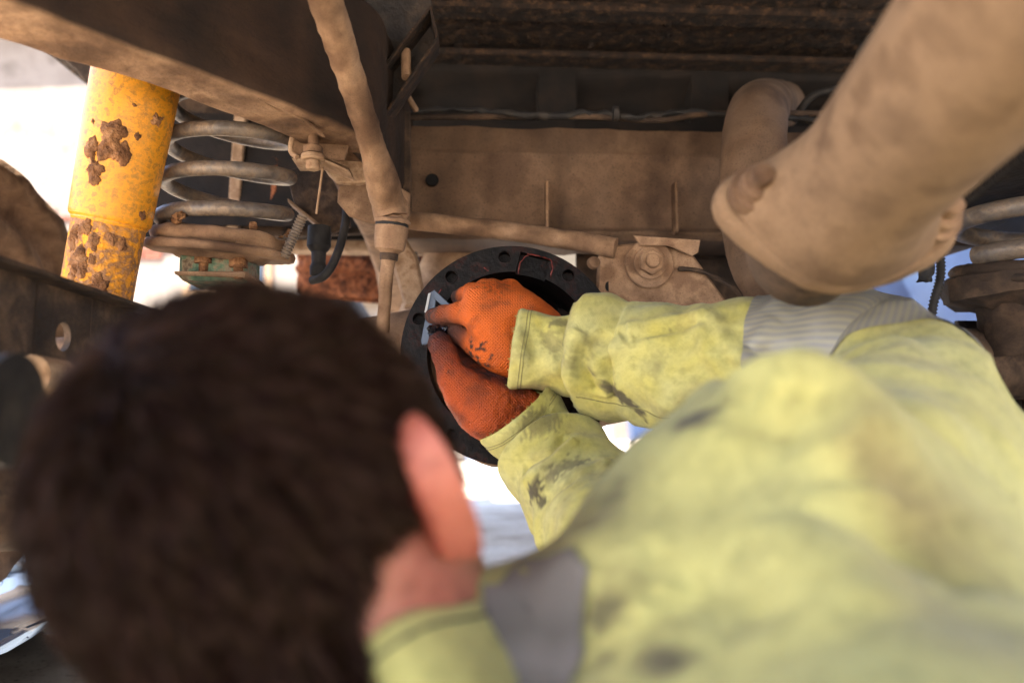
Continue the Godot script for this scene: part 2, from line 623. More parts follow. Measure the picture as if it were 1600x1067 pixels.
func body() -> void:
	var fl := box(Vector3(0.1, 1.045, -1.34), Vector3(1.9, 0, 0), Vector3(0, 0.03, 0), Vector3(0, 0, 3.96), 0.004)  # unseen overhang behind the eye is added to cut light from there
	var f := part("floor_pan", fl, M.rust, truck)
	# pressed floor beam with three shallow pockets
	var y0 := 0.70
	var o := at(560, 175, 1.42)
	o.y = 0
	var bm := MB.new()
	var xs := [-0.35, 0.02, 0.33, 0.38, 0.61, 0.66, 0.9, 1.3]
	for i in xs.size() - 1:
		var deep := 0.045 if i % 2 == 1 or i == 0 else 0.0
		var rows := []
		for q in [[y0, 0.0], [0.90, 0.0], [0.915, deep], [0.970, deep], [0.982, 0.0], [1.0, 0.0], [1.004, 0.0], [1.012, 0.03], [1.031, 0.03]]:
			var r := PackedVector3Array()
			for e in [xs[i] + (0.008 if deep > 0 else -0.008), xs[i + 1] - (0.008 if deep > 0 else -0.008)]:
				r.append(o + TX * e + UP * q[0] + TF * q[1])
			rows.append(r)
		bm.grid(rows, false)
	for i in xs.size():          # pocket walls and a closed back
		bm.add(box(o + TX * xs[i] + UP * 0.85 + TF * 0.027, TX * 0.02, UP * 0.3, TF * 0.05, 0.002))
	bm.add(box(o + TX * 0.45 + UP * 0.86 + TF * 0.056, TX * 1.8, UP * 0.34, TF * 0.008, 0.002))
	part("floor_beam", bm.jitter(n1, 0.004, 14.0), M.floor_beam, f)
	part("beam_lip", box(o + TX * 0.45 + UP * 1.008 - TF * 0.018, TX * 1.7, UP * 0.012, TF * 0.05, 0.003).jitter(n1, 0.006, 9.0), M.rust, f)
	part("floor_rib", box(o + TX * 0.45 + UP * 1.026 - TF * 0.15, TX * 1.7, UP * 0.016, TF * 0.05, 0.006), M.rust, f)
	part("floor_rib", box(o + TX * 0.45 + UP * 1.026 - TF * 0.34, TX * 1.7, UP * 0.016, TF * 0.05, 0.006), M.rust, f)
	# flaking scabs of underseal
	var sc := MB.new()
	rng.seed = 4
	for i in 260:
		var p := o + TX * rng.randf_range(-0.1, 1.0) + UP * 1.0295 - TF * rng.randf_range(-0.03, 0.36)
		var r := rng.randf_range(0.002, 0.008)
		sc.add(lathe(p, -UP, [[0, r], [r * 0.3, r * 0.75], [r * 0.35, 0]], 7).jitter(n1, r * 0.9, 160.0))
	var scabs := part("underseal_flakes", sc, M.rust, f)
	scabs.set_meta("kind", "stuff")
	# outer skin: sides, front, back panel above the floor, roof
	for s in [-1, 1]:
		part("body_side", box(Vector3(0.1 + s * 0.97, 1.46, -1.34), Vector3(0.04, 0, 0), Vector3(0, 0.7, 0), Vector3(0, 0, 3.96), 0.01), M.body_paint, truck)
	part("added_quarter_panel", box(Vector3(1.07, 0.83, 0.06), Vector3(0.04, 0, 0), Vector3(0, 0.56, 0), Vector3(0, 0, 1.16), 0.01), M.body_paint, truck)  # unseen panel, added to block light from the right
	part("bonnet", box(Vector3(0.1, 1.14, -2.9), Vector3(1.88, 0, 0), Vector3(0, 0.26, 0), Vector3(0, 0, 0.9), 0.03), M.body_paint, truck)
	part("cab_roof", box(Vector3(0.1, 1.83, -1.0), Vector3(1.88, 0, 0), Vector3(0, 0.05, 0), Vector3(0, 0, 3.3), 0.02), M.body_paint, truck)
	part("rear_panel", box(Vector3(0.1, 1.4, 0.62), Vector3(1.88, 0, 0), Vector3(0, 0.8, 0), Vector3(0, 0, 0.04), 0.01), M.body_paint, truck)
	part("added_rear_bumper", box(Vector3(0.1, 0.86, 0.68), Vector3(1.9, 0, 0), Vector3(0, 0.22, 0), Vector3(0, 0, 0.12), 0.02), M.black_metal, truck)  # unseen, added behind the eye to keep out light from the back
	part("windscreen", box(Vector3(0.1, 1.53, -2.5), Vector3(1.84, 0, 0), Vector3(0, 0.5, 0), Vector3(0, 0, 0.01), 0.002), M.glass_dark, truck)
	# inner wing panel behind the left spring
	var w := part("inner_wing_panel", plate(pts([[40, 20, 1.42], [80, 75, 1.42], [118, 108, 1.42], [150, 150, 1.42], [200, 185, 1.42], [300, 215, 1.42], [318, 330, 1.42], [330, 372, 1.42], [470, 372, 1.42], [640, 360, 1.42], [640, 20, 1.42]]), TF * 0.012), M.dust_dark, truck)
	part("rust_patch", plate(pts([[392, 240, 1.40], [412, 236, 1.40], [434, 246, 1.40], [430, 300, 1.40], [410, 340, 1.40], [396, 300, 1.40]]), TF * 0.006).jitter(n1, 0.01, 30.0), M.rust_red, w)
	part("stiffening_flange", box(at(372, 255, 1.40), at(390, 110, 1.40) - at(372, 372, 1.40), TX * 0.02, TF * 0.02, 0.002), M.dust_pale, w)
	# front wheels
	for x in [-0.68, 0.9]:
		wheel(Vector3(x, 0.43, -3.0), 1.0 if x > 0 else -1.0)
	wheel(Vector3(1.06, 0.43, -1.02), 1.0)

func wheel(o: Vector3, s: float) -> void:
	var t := part("wheel", lathe(o, Vector3(s, 0, 0), [[-0.12, 0.24], [-0.125, 0.3], [-0.12, 0.37], [-0.1, 0.41], [-0.06, 0.428], [0.06, 0.428], [0.1, 0.41], [0.12, 0.37], [0.125, 0.3], [0.12, 0.24]], 48, true), M.rubber, truck)
	part("rim", lathe(o, Vector3(s, 0, 0), [[-0.11, 0.24], [-0.1, 0.2], [0.04, 0.19], [0.05, 0.09], [0.07, 0.08], [0.07, 0.0]], 36), M.dust_dark, t)
	var tr := MB.new()
	for k in 40:
		var a := TAU * k / 40.0
		var d := Vector3(0, cos(a), sin(a))
		tr.add(box(o + d * 0.43 + Vector3(0.05 * (1 if k % 2 else -1), 0, 0), Vector3(0.09, 0, 0), d * 0.016, Vector3(0, -sin(a), cos(a)) * 0.045, 0.004))
	part("tread_blocks", tr, M.rubber, t).set_meta("kind", "stuff")

# box-section rail swept through its inner and outer bottom edges
func rail(inner: PackedVector3Array, outer: PackedVector3Array, high: float, coat_shade: Color, r := 0.008) -> MB:
	var m := MB.new()
	var rows := []
	for i in inner.size():
		var a := inner[i]
		var b := outer[i]
		var x := (b - a).normalized()
		var row := PackedVector3Array()
		var corner := [[a, x, UP], [b, UP, -x], [b + UP * high, -x, -UP], [a + UP * high, -UP, x]]
		for q in corner:
			for k in 5:
				var th := PI / 2 * k / 4.0
				row.append(q[0] + q[2] * r * (1 - sin(th)) + q[1] * r * (1 - cos(th)))
		rows.append(row)
	m.grid(rows)
	# the underside is dusty; the dark coating of the sides also holds painted shade
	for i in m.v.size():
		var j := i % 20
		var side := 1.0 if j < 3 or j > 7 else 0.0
		m.c[i] = Color.WHITE.lerp(coat_shade, side)
	return m

func spline(p: PackedVector3Array, per: int) -> PackedVector3Array:
	var o := PackedVector3Array()
	for i in p.size() - 1:
		for k in per:
			o.append(p[i].cubic_interpolate(p[i + 1], p[maxi(i - 1, 0)], p[mini(i + 2, p.size() - 1)], float(k) / per))
	o.append(p[p.size() - 1])
	return o

func rails() -> void:
	var inner := PackedVector3Array([Vector3(-0.50, 0.68, -0.42), Vector3(-0.387, 0.68, -0.589), Vector3(-0.281, 0.68, -0.724), Vector3(-0.172, 0.68, -0.868), Vector3(-0.152, 0.675, -0.96), Vector3(-0.152, 0.665, -1.17), Vector3(-0.19, 0.66, -1.6), Vector3(-0.28, 0.6, -2.4), Vector3(-0.28, 0.6, -3.1)])
	var outer := PackedVector3Array([Vector3(-0.6, 0.68, -0.48), Vector3(-0.475, 0.68, -0.63), Vector3(-0.376, 0.68, -0.724), Vector3(-0.262, 0.68, -0.885), Vector3(-0.245, 0.675, -0.98), Vector3(-0.245, 0.665, -1.17), Vector3(-0.28, 0.66, -1.6), Vector3(-0.37, 0.6, -2.4), Vector3(-0.37, 0.6, -3.1)])
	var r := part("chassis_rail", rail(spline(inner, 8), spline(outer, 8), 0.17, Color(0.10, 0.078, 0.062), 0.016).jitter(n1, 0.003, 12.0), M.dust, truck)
	# weld bead and a lapped seam plate along its underside
	var bead := smooth_path(pts([[400, 150, 0.805], [430, 168, 0.83], [470, 185, 0.855], [505, 212, 0.89]]), 0.006)
	part("seam_weld", tube(bead, 0.0022, 8).jitter(n1, 0.0022, 260.0), M.dust, r)
	# right rail, running away beside the right spring
	var i2 := pts([[1700, 190, 0.78], [1600, 248, 0.87], [1470, 352, 1.12], [1440, 372, 1.26]])
	var o2 := PackedVector3Array()
	for p in i2:
		o2.append(p + TX * 0.09)
	part("chassis_rail", rail(i2, o2, 0.15, Color(0.6, 0.6, 0.6)), M.black_metal, truck)

func cross_member() -> void:
	var o := at(628, 360, 1.17)
	var h := at(628, 178, 1.17).y - o.y
	var m := MB.new()
	var rows := []
	var prof := [[-0.012, -0.004], [-0.006, -0.016], [0.0, -0.018], [0.004, -0.004], [0.012, 0.0], [h * 0.7, 0.0], [h * 0.73, 0.002], [h * 0.76, 0.006], [h * 0.985, 0.022], [h, 0.028], [h + 0.003, 0.1], [-0.01, 0.1], [-0.012, -0.004]]
	for q in prof:
		var r := PackedVector3Array()
		for k in 46:
			r.append(o + TX * (0.9 * k / 45.0 - 0.03) + UP * q[0] + TF * q[1])
		rows.append(r)
	m.grid(rows, false)
	var cm := part("cross_member", m.jitter(n1, 0.0035, 9.0), M.cross, truck)
	# drilled hole: a dark socket let into the face behind a rolled edge
	var hp := at(675, 281, 1.17)
	part("drilled_hole", lathe(hp - TF * 0.0015, TF, [[0.0008, 0.0], [0.0008, 0.0078], [0, 0.0086], [0.001, 0.0094], [0.004, 0.0096]], 28), M.hole, cm)
	for q in [[853, 0.17], [1053, 0.17]]:
		var b := at(q[0], 372, 1.165)
		b.y = o.y
		part("stiffener_rib", box(b + UP * 0.03 - TF * 0.009, TX * 0.0042, UP * 0.075, TF * 0.024, 0.001), M.dust, cm)
	# wiring along the top
	var hs := smooth_path(pts([[600, 176, 1.19], [720, 172, 1.2], [840, 180, 1.19], [930, 176, 1.2], [985, 184, 1.19], [1060, 176, 1.2], [1150, 178, 1.2], [1300, 190, 1.22]]), 0.01)
	part("wiring_harness", tube(hs, 0.0045, 8).jitter(n1, 0.006, 30.0), M.rubber, truck)
	part("fuel_line", tube(smooth_path(pts([[600, 184, 1.2], [900, 182, 1.2], [1030, 188, 1.195], [1110, 178, 1.2], [1300, 178, 1.23]]), 0.01), 0.0045, 10), M.dust_dark, truck)
	part("cable_tie", lathe(at(962, 178, 1.19), TX, [[-0.004, 0.0], [-0.004, 0.011], [0.004, 0.011], [0.004, 0.0]], 12), M.rubber, truck)

func brackets() -> void:
	# dark folded bracket hanging from the rail
	var b := part("folded_bracket", plate(pts([[560, -60, 1.02], [672, -30, 1.02], [676, 22, 1.02], [684, 72, 1.02], [602, 190, 1.02], [588, 134, 1.02], [560, 120, 1.02]]), TF * 0.005), M.black_metal, truck)
	for e in [[[588, 134, 1.0], [674, 22, 1.0]], [[602, 190, 1.0], [684, 72, 1.0]], [[674, 22, 1.0], [684, 72, 1.0]]]:
		var p := at(e[0][0], e[0][1], 1.0)
		var q := at(e[1][0], e[1][1], 1.0)
		var across := (q - p).cross(TF).normalized()
		part("bracket_flange", box((p + q) / 2, q - p, across * 0.004, TF * 0.04, 0.0012), M.rust, b)
	part("pin", tube(PackedVector3Array([at(634, 80, 1.0), at(635, 121, 0.985)]), 0.0062, 14), M.dust, b)
	part("brake_pipe", tube(smooth_path(pts([[560, -10, 1.06], [600, 60, 1.08], [632, 140, 1.06], [650, 172, 1.08]]), 0.008), 0.004, 10), M.dust, b)
	# bump-stop bracket with its bolt
	var bs := part("bump_stop_bracket", plate(pts([[458, 212, 0.93], [464, 208, 0.93], [520, 216, 0.93], [547, 218, 0.93], [538, 250, 0.93], [528, 252, 0.93], [462, 244, 0.93], [454, 238, 0.93]]), TF * 0.004), M.dust, truck)
	var rows := []
	for q in [[455, 236, 0.93], [456, 244, 0.915], [474, 243, 0.905], [500, 242, 0.90], [520, 250, 0.90], [545, 262, 0.905]]:
		rows.append(PackedVector3Array([at(q[0], q[1], q[2]), at(q[0], q[1], q[2]) + TF * 0.045]))
	var curl := MB.new().grid(rows, false)
	var low := MB.new().grid(rows.map(func(r): return PackedVector3Array([r[1] - UP * 0.003, r[0] - UP * 0.003])), false)
	part("curled_flange", curl.add(low), M.dust_pale, bs)
	part("side_lip", tube(smooth_path(pts([[466, 208, 0.925], [457, 214, 0.918], [454, 236, 0.912], [464, 246, 0.905]]), 0.004), 0.003, 8), M.dust_pale, bs)
	var bp := at(489, 244, 0.905)
	part("bolt_shank", tube(PackedVector3Array([bp + UP * 0.024, bp]), 0.0062, 14), M.dust, bs)
	part("washer", lathe(bp - UP * 0.002, -UP, [[-0.003, 0], [-0.003, 0.013], [0.002, 0.014], [0.0035, 0.012], [0.0035, 0]], 24), M.dust_pale, bs)
	part("nut", hexa(bp + UP * 0.003, UP, 0.0115, 0.009), M.dust, bs)
	part("bolt_head", hexa(bp - UP * 0.006, -UP, 0.0082, 0.010), M.dust_pale, bs)
	# gusset plates between the rail and the cross member
	var g := part("gusset", plate(pts([[508, 240, 0.96], [560, 214, 0.98], [606, 240, 1.0], [606, 276, 1.0], [590, 285, 0.99], [560, 286, 0.98], [524, 284, 0.97], [505, 262, 0.96]]), TF * 0.012, 0.002).jitter(n1, 0.006, 40.0), M.dust_pale, truck)
	part("fold_line", tube(smooth_path(pts([[543, 232, 0.955], [558, 240, 0.955], [572, 258, 0.958], [580, 278, 0.96]]), 0.005), 0.003, 8), M.dust_dark, g)
	part("hanger_plate", plate(pts([[528, 290, 1.02], [545, 284, 1.02], [606, 280, 1.02], [640, 300, 1.02], [640, 352, 1.02], [578, 350, 1.02], [545, 338, 1.02], [527, 316, 1.02]]), TF * 0.006, 0.002), M.dust, truck)
	part("rail_end_plate", plate(pts([[560, 150, 1.10], [640, 170, 1.10], [644, 345, 1.10], [600, 345, 1.10], [560, 300, 1.10]]), TF * 0.006), M.dust_dark, truck)
	var gp := part("spring_tower_plate", plate(pts([[446, 268, 1.10], [470, 256, 1.10], [534, 262, 1.10], [548, 355, 1.10], [520, 366, 1.10], [462, 328, 1.10]]), TF * 0.006), M.dust_dark, truck)
	part("plate_edge", box(at(484, 342, 1.085), at(514, 366, 1.085) - at(452, 316, 1.085), TF * 0.03, UP * 0.005, 0.001), M.dust_pale, gp)
	part("brace_tube", tube(pts([[500, 268, 1.12], [530, 302, 1.12]]), 0.0095, 14), M.dust, truck)
	# lower beams seen through the gap to the left of the differential
	part("front_tie_beam", box(at(560, 384, 1.5), TX * 0.42, UP * 0.028, TF * 0.05, 0.004), M.dust_pale, truck)
	part("front_tie_beam", box(at(720, 366, 1.3), TX * 0.20, UP * 0.022, TF * 0.04, 0.004), M.dust_pale, truck)
	part("axle_strut", plate(pts([[596, 352, 1.15], [622, 352, 1.15], [652, 400, 1.15], [668, 480, 1.15], [632, 480, 1.15], [612, 410, 1.15]]), TF * 0.03, 0.004), M.dust_pale, truck)
	part("torque_tube", lathe(at(700, 440, 1.34), TX * 0.35 + UP, [[-0.12, 0.062], [0.09, 0.05]], 28, true), M.dust_pale, truck)
	var mf := lathe(at(575, 428, 1.9), TX, [[-0.16, 0.0], [-0.15, 0.05], [-0.13, 0.062], [0.13, 0.062], [0.15, 0.05], [0.16, 0.0]], 32, true).jitter(n1, 0.03, 18.0)
	part("rusty_silencer", mf, M.rust_red, truck, "rust-red silencer beyond the axle")

func coil(c0: Vector3, c1: Vector3, r: float, wire: float, turns: float, start: float) -> MB:
	var ax := (c1 - c0).normalized()
	var n := ax.cross(Vector3.FORWARD).normalized()
	var b := ax.cross(n)
	var p := PackedVector3Array()
	var steps := int(turns * 48)
	for i in steps + 1:
		var t := float(i) / steps
		var a := start + t * turns * TAU
		p.append(c0.lerp(c1, t) + (n * cos(a) + b * sin(a)) * r)
	return tube(p, wire, 14)

func coil_springs() -> void:
	var top := at(378, 30, 0.955)
	var low := at(349, 372, 0.955)
	var s := part("coil_spring", coil(top, low, 0.0705, 0.0086, 5.9, -0.7), M.spring, truck)
	spring_seat(s, at(346, 392, 0.955), (top - low).normalized())
	var t2 := at(1600, 150, 1.02)
	var l2 := at(1595, 405, 1.02)
	var s2 := part("coil_spring", coil(t2, l2, 0.073, 0.012, 4.1, 2.2), M.spring, truck)
	spring_seat(s2, at(1594, 440, 1.02), (t2 - l2).normalized())
	part("spring_perch", lathe(at(1594, 482, 1.02), UP, [[-0.06, 0.045], [0.0, 0.05], [0.01, 0.085], [0.035, 0.088]], 28).jitter(n1, 0.01, 30.0), M.dust_dark, s2)

func spring_seat(s: Node3D, o: Vector3, ax: Vector3) -> void:
	part("dead_coil", coil(o + ax * 0.013, o + ax * 0.009, 0.071, 0.0092, 1.1, 0.4).jitter(n1, 0.002, 60.0), M.dust if s.name == "coil_spring" else M.dust_dark, s)
	part("spring_seat", lathe(o, ax, [[0.002, 0.046], [0.003, 0.06], [0.004, 0.0835], [0.0, 0.086], [-0.005, 0.085], [-0.0065, 0.08], [-0.0065, 0.058], [-0.012, 0.05], [-0.012, 0.04]], 48, true).jitter(n1, 0.0012, 30.0), M.dust if s.name == "coil_spring" else M.dust_dark, s)
	if s.name == "coil_spring":
		var m := MB.new()
		for k in 12:
			rng.seed = 40 + k
			var a := rng.randf() * TAU
			var p := o + Vector3(cos(a), 0, sin(a)) * rng.randf_range(0.062, 0.08) + ax * rng.randf_range(0.014, 0.024)
			var r := rng.randf_range(0.002, 0.006)
			m.add(lathe(p, ax, [[-r, 0], [-r * 0.6, r], [0, r * 1.3], [r * 0.6, r * 0.8], [r, 0]], 8, true).jitter(n1, r * 1.2, 180.0))
		part("mud_crumbs", m, M.mud, s).set_meta("kind", "stuff")
		part("spring_perch", box(at(345, 420, 0.955), TX * 0.075, UP * 0.04, TF * 0.07, 0.004), M.green, s, "flaking green spring perch")
		part("perch_flange", box(at(345, 437, 0.95), TX * 0.08, UP * 0.006, TF * 0.08, 0.002).jitter(n1, 0.004, 40.0), M.dust, s)
		for q in [[318, 404], [372, 410]]:
			part("perch_bolt", tube(PackedVector3Array([at(q[0], q[1] - 6, 0.92), at(q[0], q[1] + 26, 0.92)]), 0.0055, 12), M.mud, s)
			part("perch_nut", hexa(at(q[0], q[1] + 8, 0.92), UP, 0.0105, 0.011), M.mud, s)

func shock() -> void:
	var a := at(225, 60, 0.86)
	var k := at(172, 344, 0.86)
	var z := at(148, 490, 0.86)
	var ax := (a - k).normalized()
	var h := k.distance_to(a)
	var l := k.distance_to(z)
	var up := part("shock_absorber", lathe(k, ax, [[-0.002, 0.0], [-0.002, 0.0385], [0.0, 0.0405], [0.003, 0.0412], [h * 0.5, 0.0435], [h, 0.0455], [h, 0.0]], 56), M.yellow, truck, "yellow shock absorber, scratched and caked with mud at its lower end")
	part("lower_tube", lathe(k, -ax, [[0.0, 0.0362], [l * 0.5, 0.0362], [l, 0.0362], [l, 0.0]], 56).jitter(n1, 0.0016, 40.0), M.yellow_muddy, up)
	part("weld_ring", lathe(k, -ax, [[-0.001, 0.0375], [0.004, 0.0378], [0.006, 0.0364]], 56), M.yellow, up)
	# clods of dried mud stuck to the tubes: [pixel across the tube, along, size]
	rng.seed = 71
	var clods := [[176, 218, 0.0135, 0.84], [172, 236, 0.009, 1.0], [186, 240, 0.010, 1.0], [150, 262, 0.009, 1.0], [146, 236, 0.009, 1.0], [152, 275, 0.007, 1.0], [184, 206, 0.008, 1.0], [230, 180, 0.007, 1.0], [222, 334, 0.005, 1.0]]
	for i in 26:
		clods.append([lerpf(106, 190, pow(rng.randf(), 1.8)), rng.randf_range(352, 485), rng.randf_range(0.003, 0.008), 1.0])
	for i in 4:
		clods.append([rng.randf_range(130, 262), rng.randf_range(130, 335), rng.randf_range(0.0015, 0.0035), 1.0])
	for q in clods:
		var p := at(q[0], q[1], 0.82)
		# onto the tube's surface, on the side that faces out of the truck's end
		var t := (p - k).dot(ax)
		var r := 0.0362 if t < 0 else lerpf(0.0412, 0.0455, clampf(t / h, 0, 1))
		var foot := k + ax * t
		var out := p - foot
		var side := ax.cross(Vector3(0, 0, 1)).normalized()
		var sx := clampf(out.dot(side) / r, -0.96, 0.96)
		var front := side.cross(ax)
		if front.z < 0:
			front = -front
		var dir := side * sx + front * sqrt(1 - sx * sx)
		var c := foot + dir * r
		var u := ax
		var w := ax.cross(dir)
		var s: float = q[2]
		var rows := []
		for e in [[1.35, -0.002], [1.2, 0.10 * s], [0.9, 0.26 * s], [0.5, 0.36 * s], [0.05, 0.40 * s]]:
			var row := PackedVector3Array()
			for j in 40:
				var an := TAU * j / 40
				var rr: float = e[0] * s * (0.78 + 0.42 * n2.get_noise_2d(cos(an) * 0.6 + q[0], sin(an) * 0.6 + q[1]) + 0.16 * n2.get_noise_2d(cos(an) * 2.2 + q[0], sin(an) * 2.2 + q[1]))
				var dx: Vector3 = w * cos(an) * rr + u * sin(an) * rr * 1.25
				var pp := c + dx
				var f2 := k + ax * (pp - k).dot(ax)
				row.append(f2 + (pp - f2).normalized() * (r + e[1] + 0.25 * s * maxf(0, n1.get_noise_3dv(pp * 160.0)) * (1.4 - e[0])))
			rows.append(row)
		part("mud_clod", MB.new().grid(rows), M.mud, up)
	part("upper_mount", lathe(a, ax, [[0, 0.02], [0.1, 0.02]], 20), M.dust, up)

func drum_and_arm() -> void:
	var o := Vector3(-0.76, 0.43, -1.1)
	var d := part("brake_drum", lathe(o, Vector3(1, 0, 0.08), [[-0.10, 0.0], [-0.10, 0.32], [-0.02, 0.325], [0.0, 0.32], [0.004, 0.29], [-0.012, 0.282], [-0.016, 0.25], [0.004, 0.235], [0.012, 0.215], [0.0, 0.2], [-0.01, 0.18], [0.01, 0.1], [0.05, 0.07], [0.06, 0.0]], 72, true).jitter(n1, 0.012, 9.0), M.dust, truck)
	for k in 6:
		var a := TAU * k / 6.0 + 0.3
		part("wheel_stud", hexa(o + Vector3(0.004, cos(a) * 0.15, sin(a) * 0.15), Vector3(1, 0, 0), 0.014, 0.018), M.dust, d)
	part("hub", lathe(o, Vector3(1, 0, 0), [[0.0, 0.06], [0.09, 0.055], [0.1, 0.045], [0.5, 0.042]], 28), M.dust_dark, d)
	# flat trailing arm with a hole through it
	var c := at(88, 526, 0.70)
	var along := (at(300, 572, 0.98) - at(-60, 495, 0.58)).normalized()
	var nrm := along.cross(UP).normalized()
	var u := nrm.cross(along).normalized()
	var rows_f := []
	var w := 0.042
	var m := MB.new()
	var ring := PackedVector3Array()
	var ring2 := PackedVector3Array()
	var sq := PackedVector3Array()
	var sq2 := PackedVector3Array()
	for j in 32:
		var a := TAU * j / 32
		var dir := Vector2(cos(a), sin(a))
		ring.append(c + along * dir.x * 0.0115 + u * dir.y * 0.0128)
		var e := dir / maxf(absf(dir.x), absf(dir.y)) * w
		sq.append(c + along * e.x + u * (e.y * (1.0)))
	for p in ring:
		ring2.append(p + nrm * 0.006)
	for p in sq:
		sq2.append(p + nrm * 0.006)
	m.grid([ring, sq]).grid([sq2, ring2]).grid([ring2, ring])
	var arm := part("trailing_arm", m, M.dust_dark, truck)
	for e in [[-w, -0.34], [w, 0.62]]:
		part("arm_length", box(c + along * (e[0] + e[1]) / 2 + nrm * 0.003, along * absf(e[1] - e[0]), u * w * 2, nrm * 0.006, 0.001), M.dust_dark, arm)
	part("arm_flange", box(c + along * 0.14 + u * (w + 0.001) + nrm * 0.012, along * 0.96, u * 0.004, nrm * 0.03, 0.001), M.dust_dark, arm)
	part("arm_flange", box(c + along * 0.14 - u * (w + 0.001) + nrm * 0.012, along * 0.96, u * 0.004, nrm * 0.03, 0.001), M.dust_dark, arm)
	part("arm_bush", lathe(at(-30, 640, 0.42), TX, [[-0.03, 0], [-0.03, 0.028], [0.018, 0.03], [0.02, 0.018], [0.02, 0]], 28), M.rubber, arm)
	part("arm_clamp", lathe(at(70, 590, 0.62), along, [[-0.02, 0], [-0.02, 0.016], [0.02, 0.016], [0.02, 0]], 20), M.dust_pale, arm)
	part("steering_damper", tube(pts([[-120, 775, 0.7], [40, 780, 0.8], [400, 760, 1.0]]), 0.05, 28), M.dust_dark, truck)

func link_rod() -> void:
	var p := smooth_path(pts([[436, -330, 0.64], [488, -70, 0.70], [512, 10, 0.745], [549, 125, 0.82], [588, 250, 0.90], [606, 318, 0.945], [611, 340, 0.95]]), 0.006)
	var r := part("anti_roll_link", tube(p, [0.0165, 0.0165, 0.0165, 0.0165, 0.016, 0.0152, 0.0145, 0.0142, 0.0142, 0.02, 0.0195], 28).jitter(n1, 0.0016, 45.0), M.dust, truck)
	var o := at(611, 366, 0.95)
	var ax := (at(612, 335, 0.95) - at(606, 400, 0.95)).normalized()
	part("link_knuckle", lathe(at(622, 325, 0.955), ax + TX * -0.25, [[-0.016, 0.004], [-0.01, 0.012], [0.004, 0.013], [0.02, 0.007], [0.026, 0.0]], 18, true).jitter(n1, 0.003, 60.0), M.dust, r)
	part("bush_cup", lathe(o, ax, [[-0.024, 0.0], [-0.024, 0.009], [-0.021, 0.0125], [-0.018, 0.0175], [-0.006, 0.0192], [0.008, 0.0198], [0.009, 0.0198], [0.010, 0.0188], [0.0125, 0.0188], [0.0128, 0.0212], [0.016, 0.0214], [0.0175, 0.02], [0.019, 0.015], [0.022, 0.012], [0.022, 0.0]], 40).jitter(n1, 0.0012, 60.0), M.dust, r)
	part("rubber_ring", lathe(o + ax * 0.0112, ax, [[-0.002, 0.0195], [0.002, 0.0195]], 40), M.rubber, r)
	part("lower_rod", tube(smooth_path(PackedVector3Array([o - ax * 0.022, at(603, 440, 0.95), at(598, 520, 0.95)]), 0.01), [0.0085, 0.0078, 0.0078], 20).jitter(n1, 0.0008, 90.0), M.dust, r)
	part("rod_collar", lathe(o - ax * 0.027, ax, [[-0.004, 0.0], [-0.004, 0.0105], [0.004, 0.011], [0.004, 0.0]], 24), M.dust_dark, r)

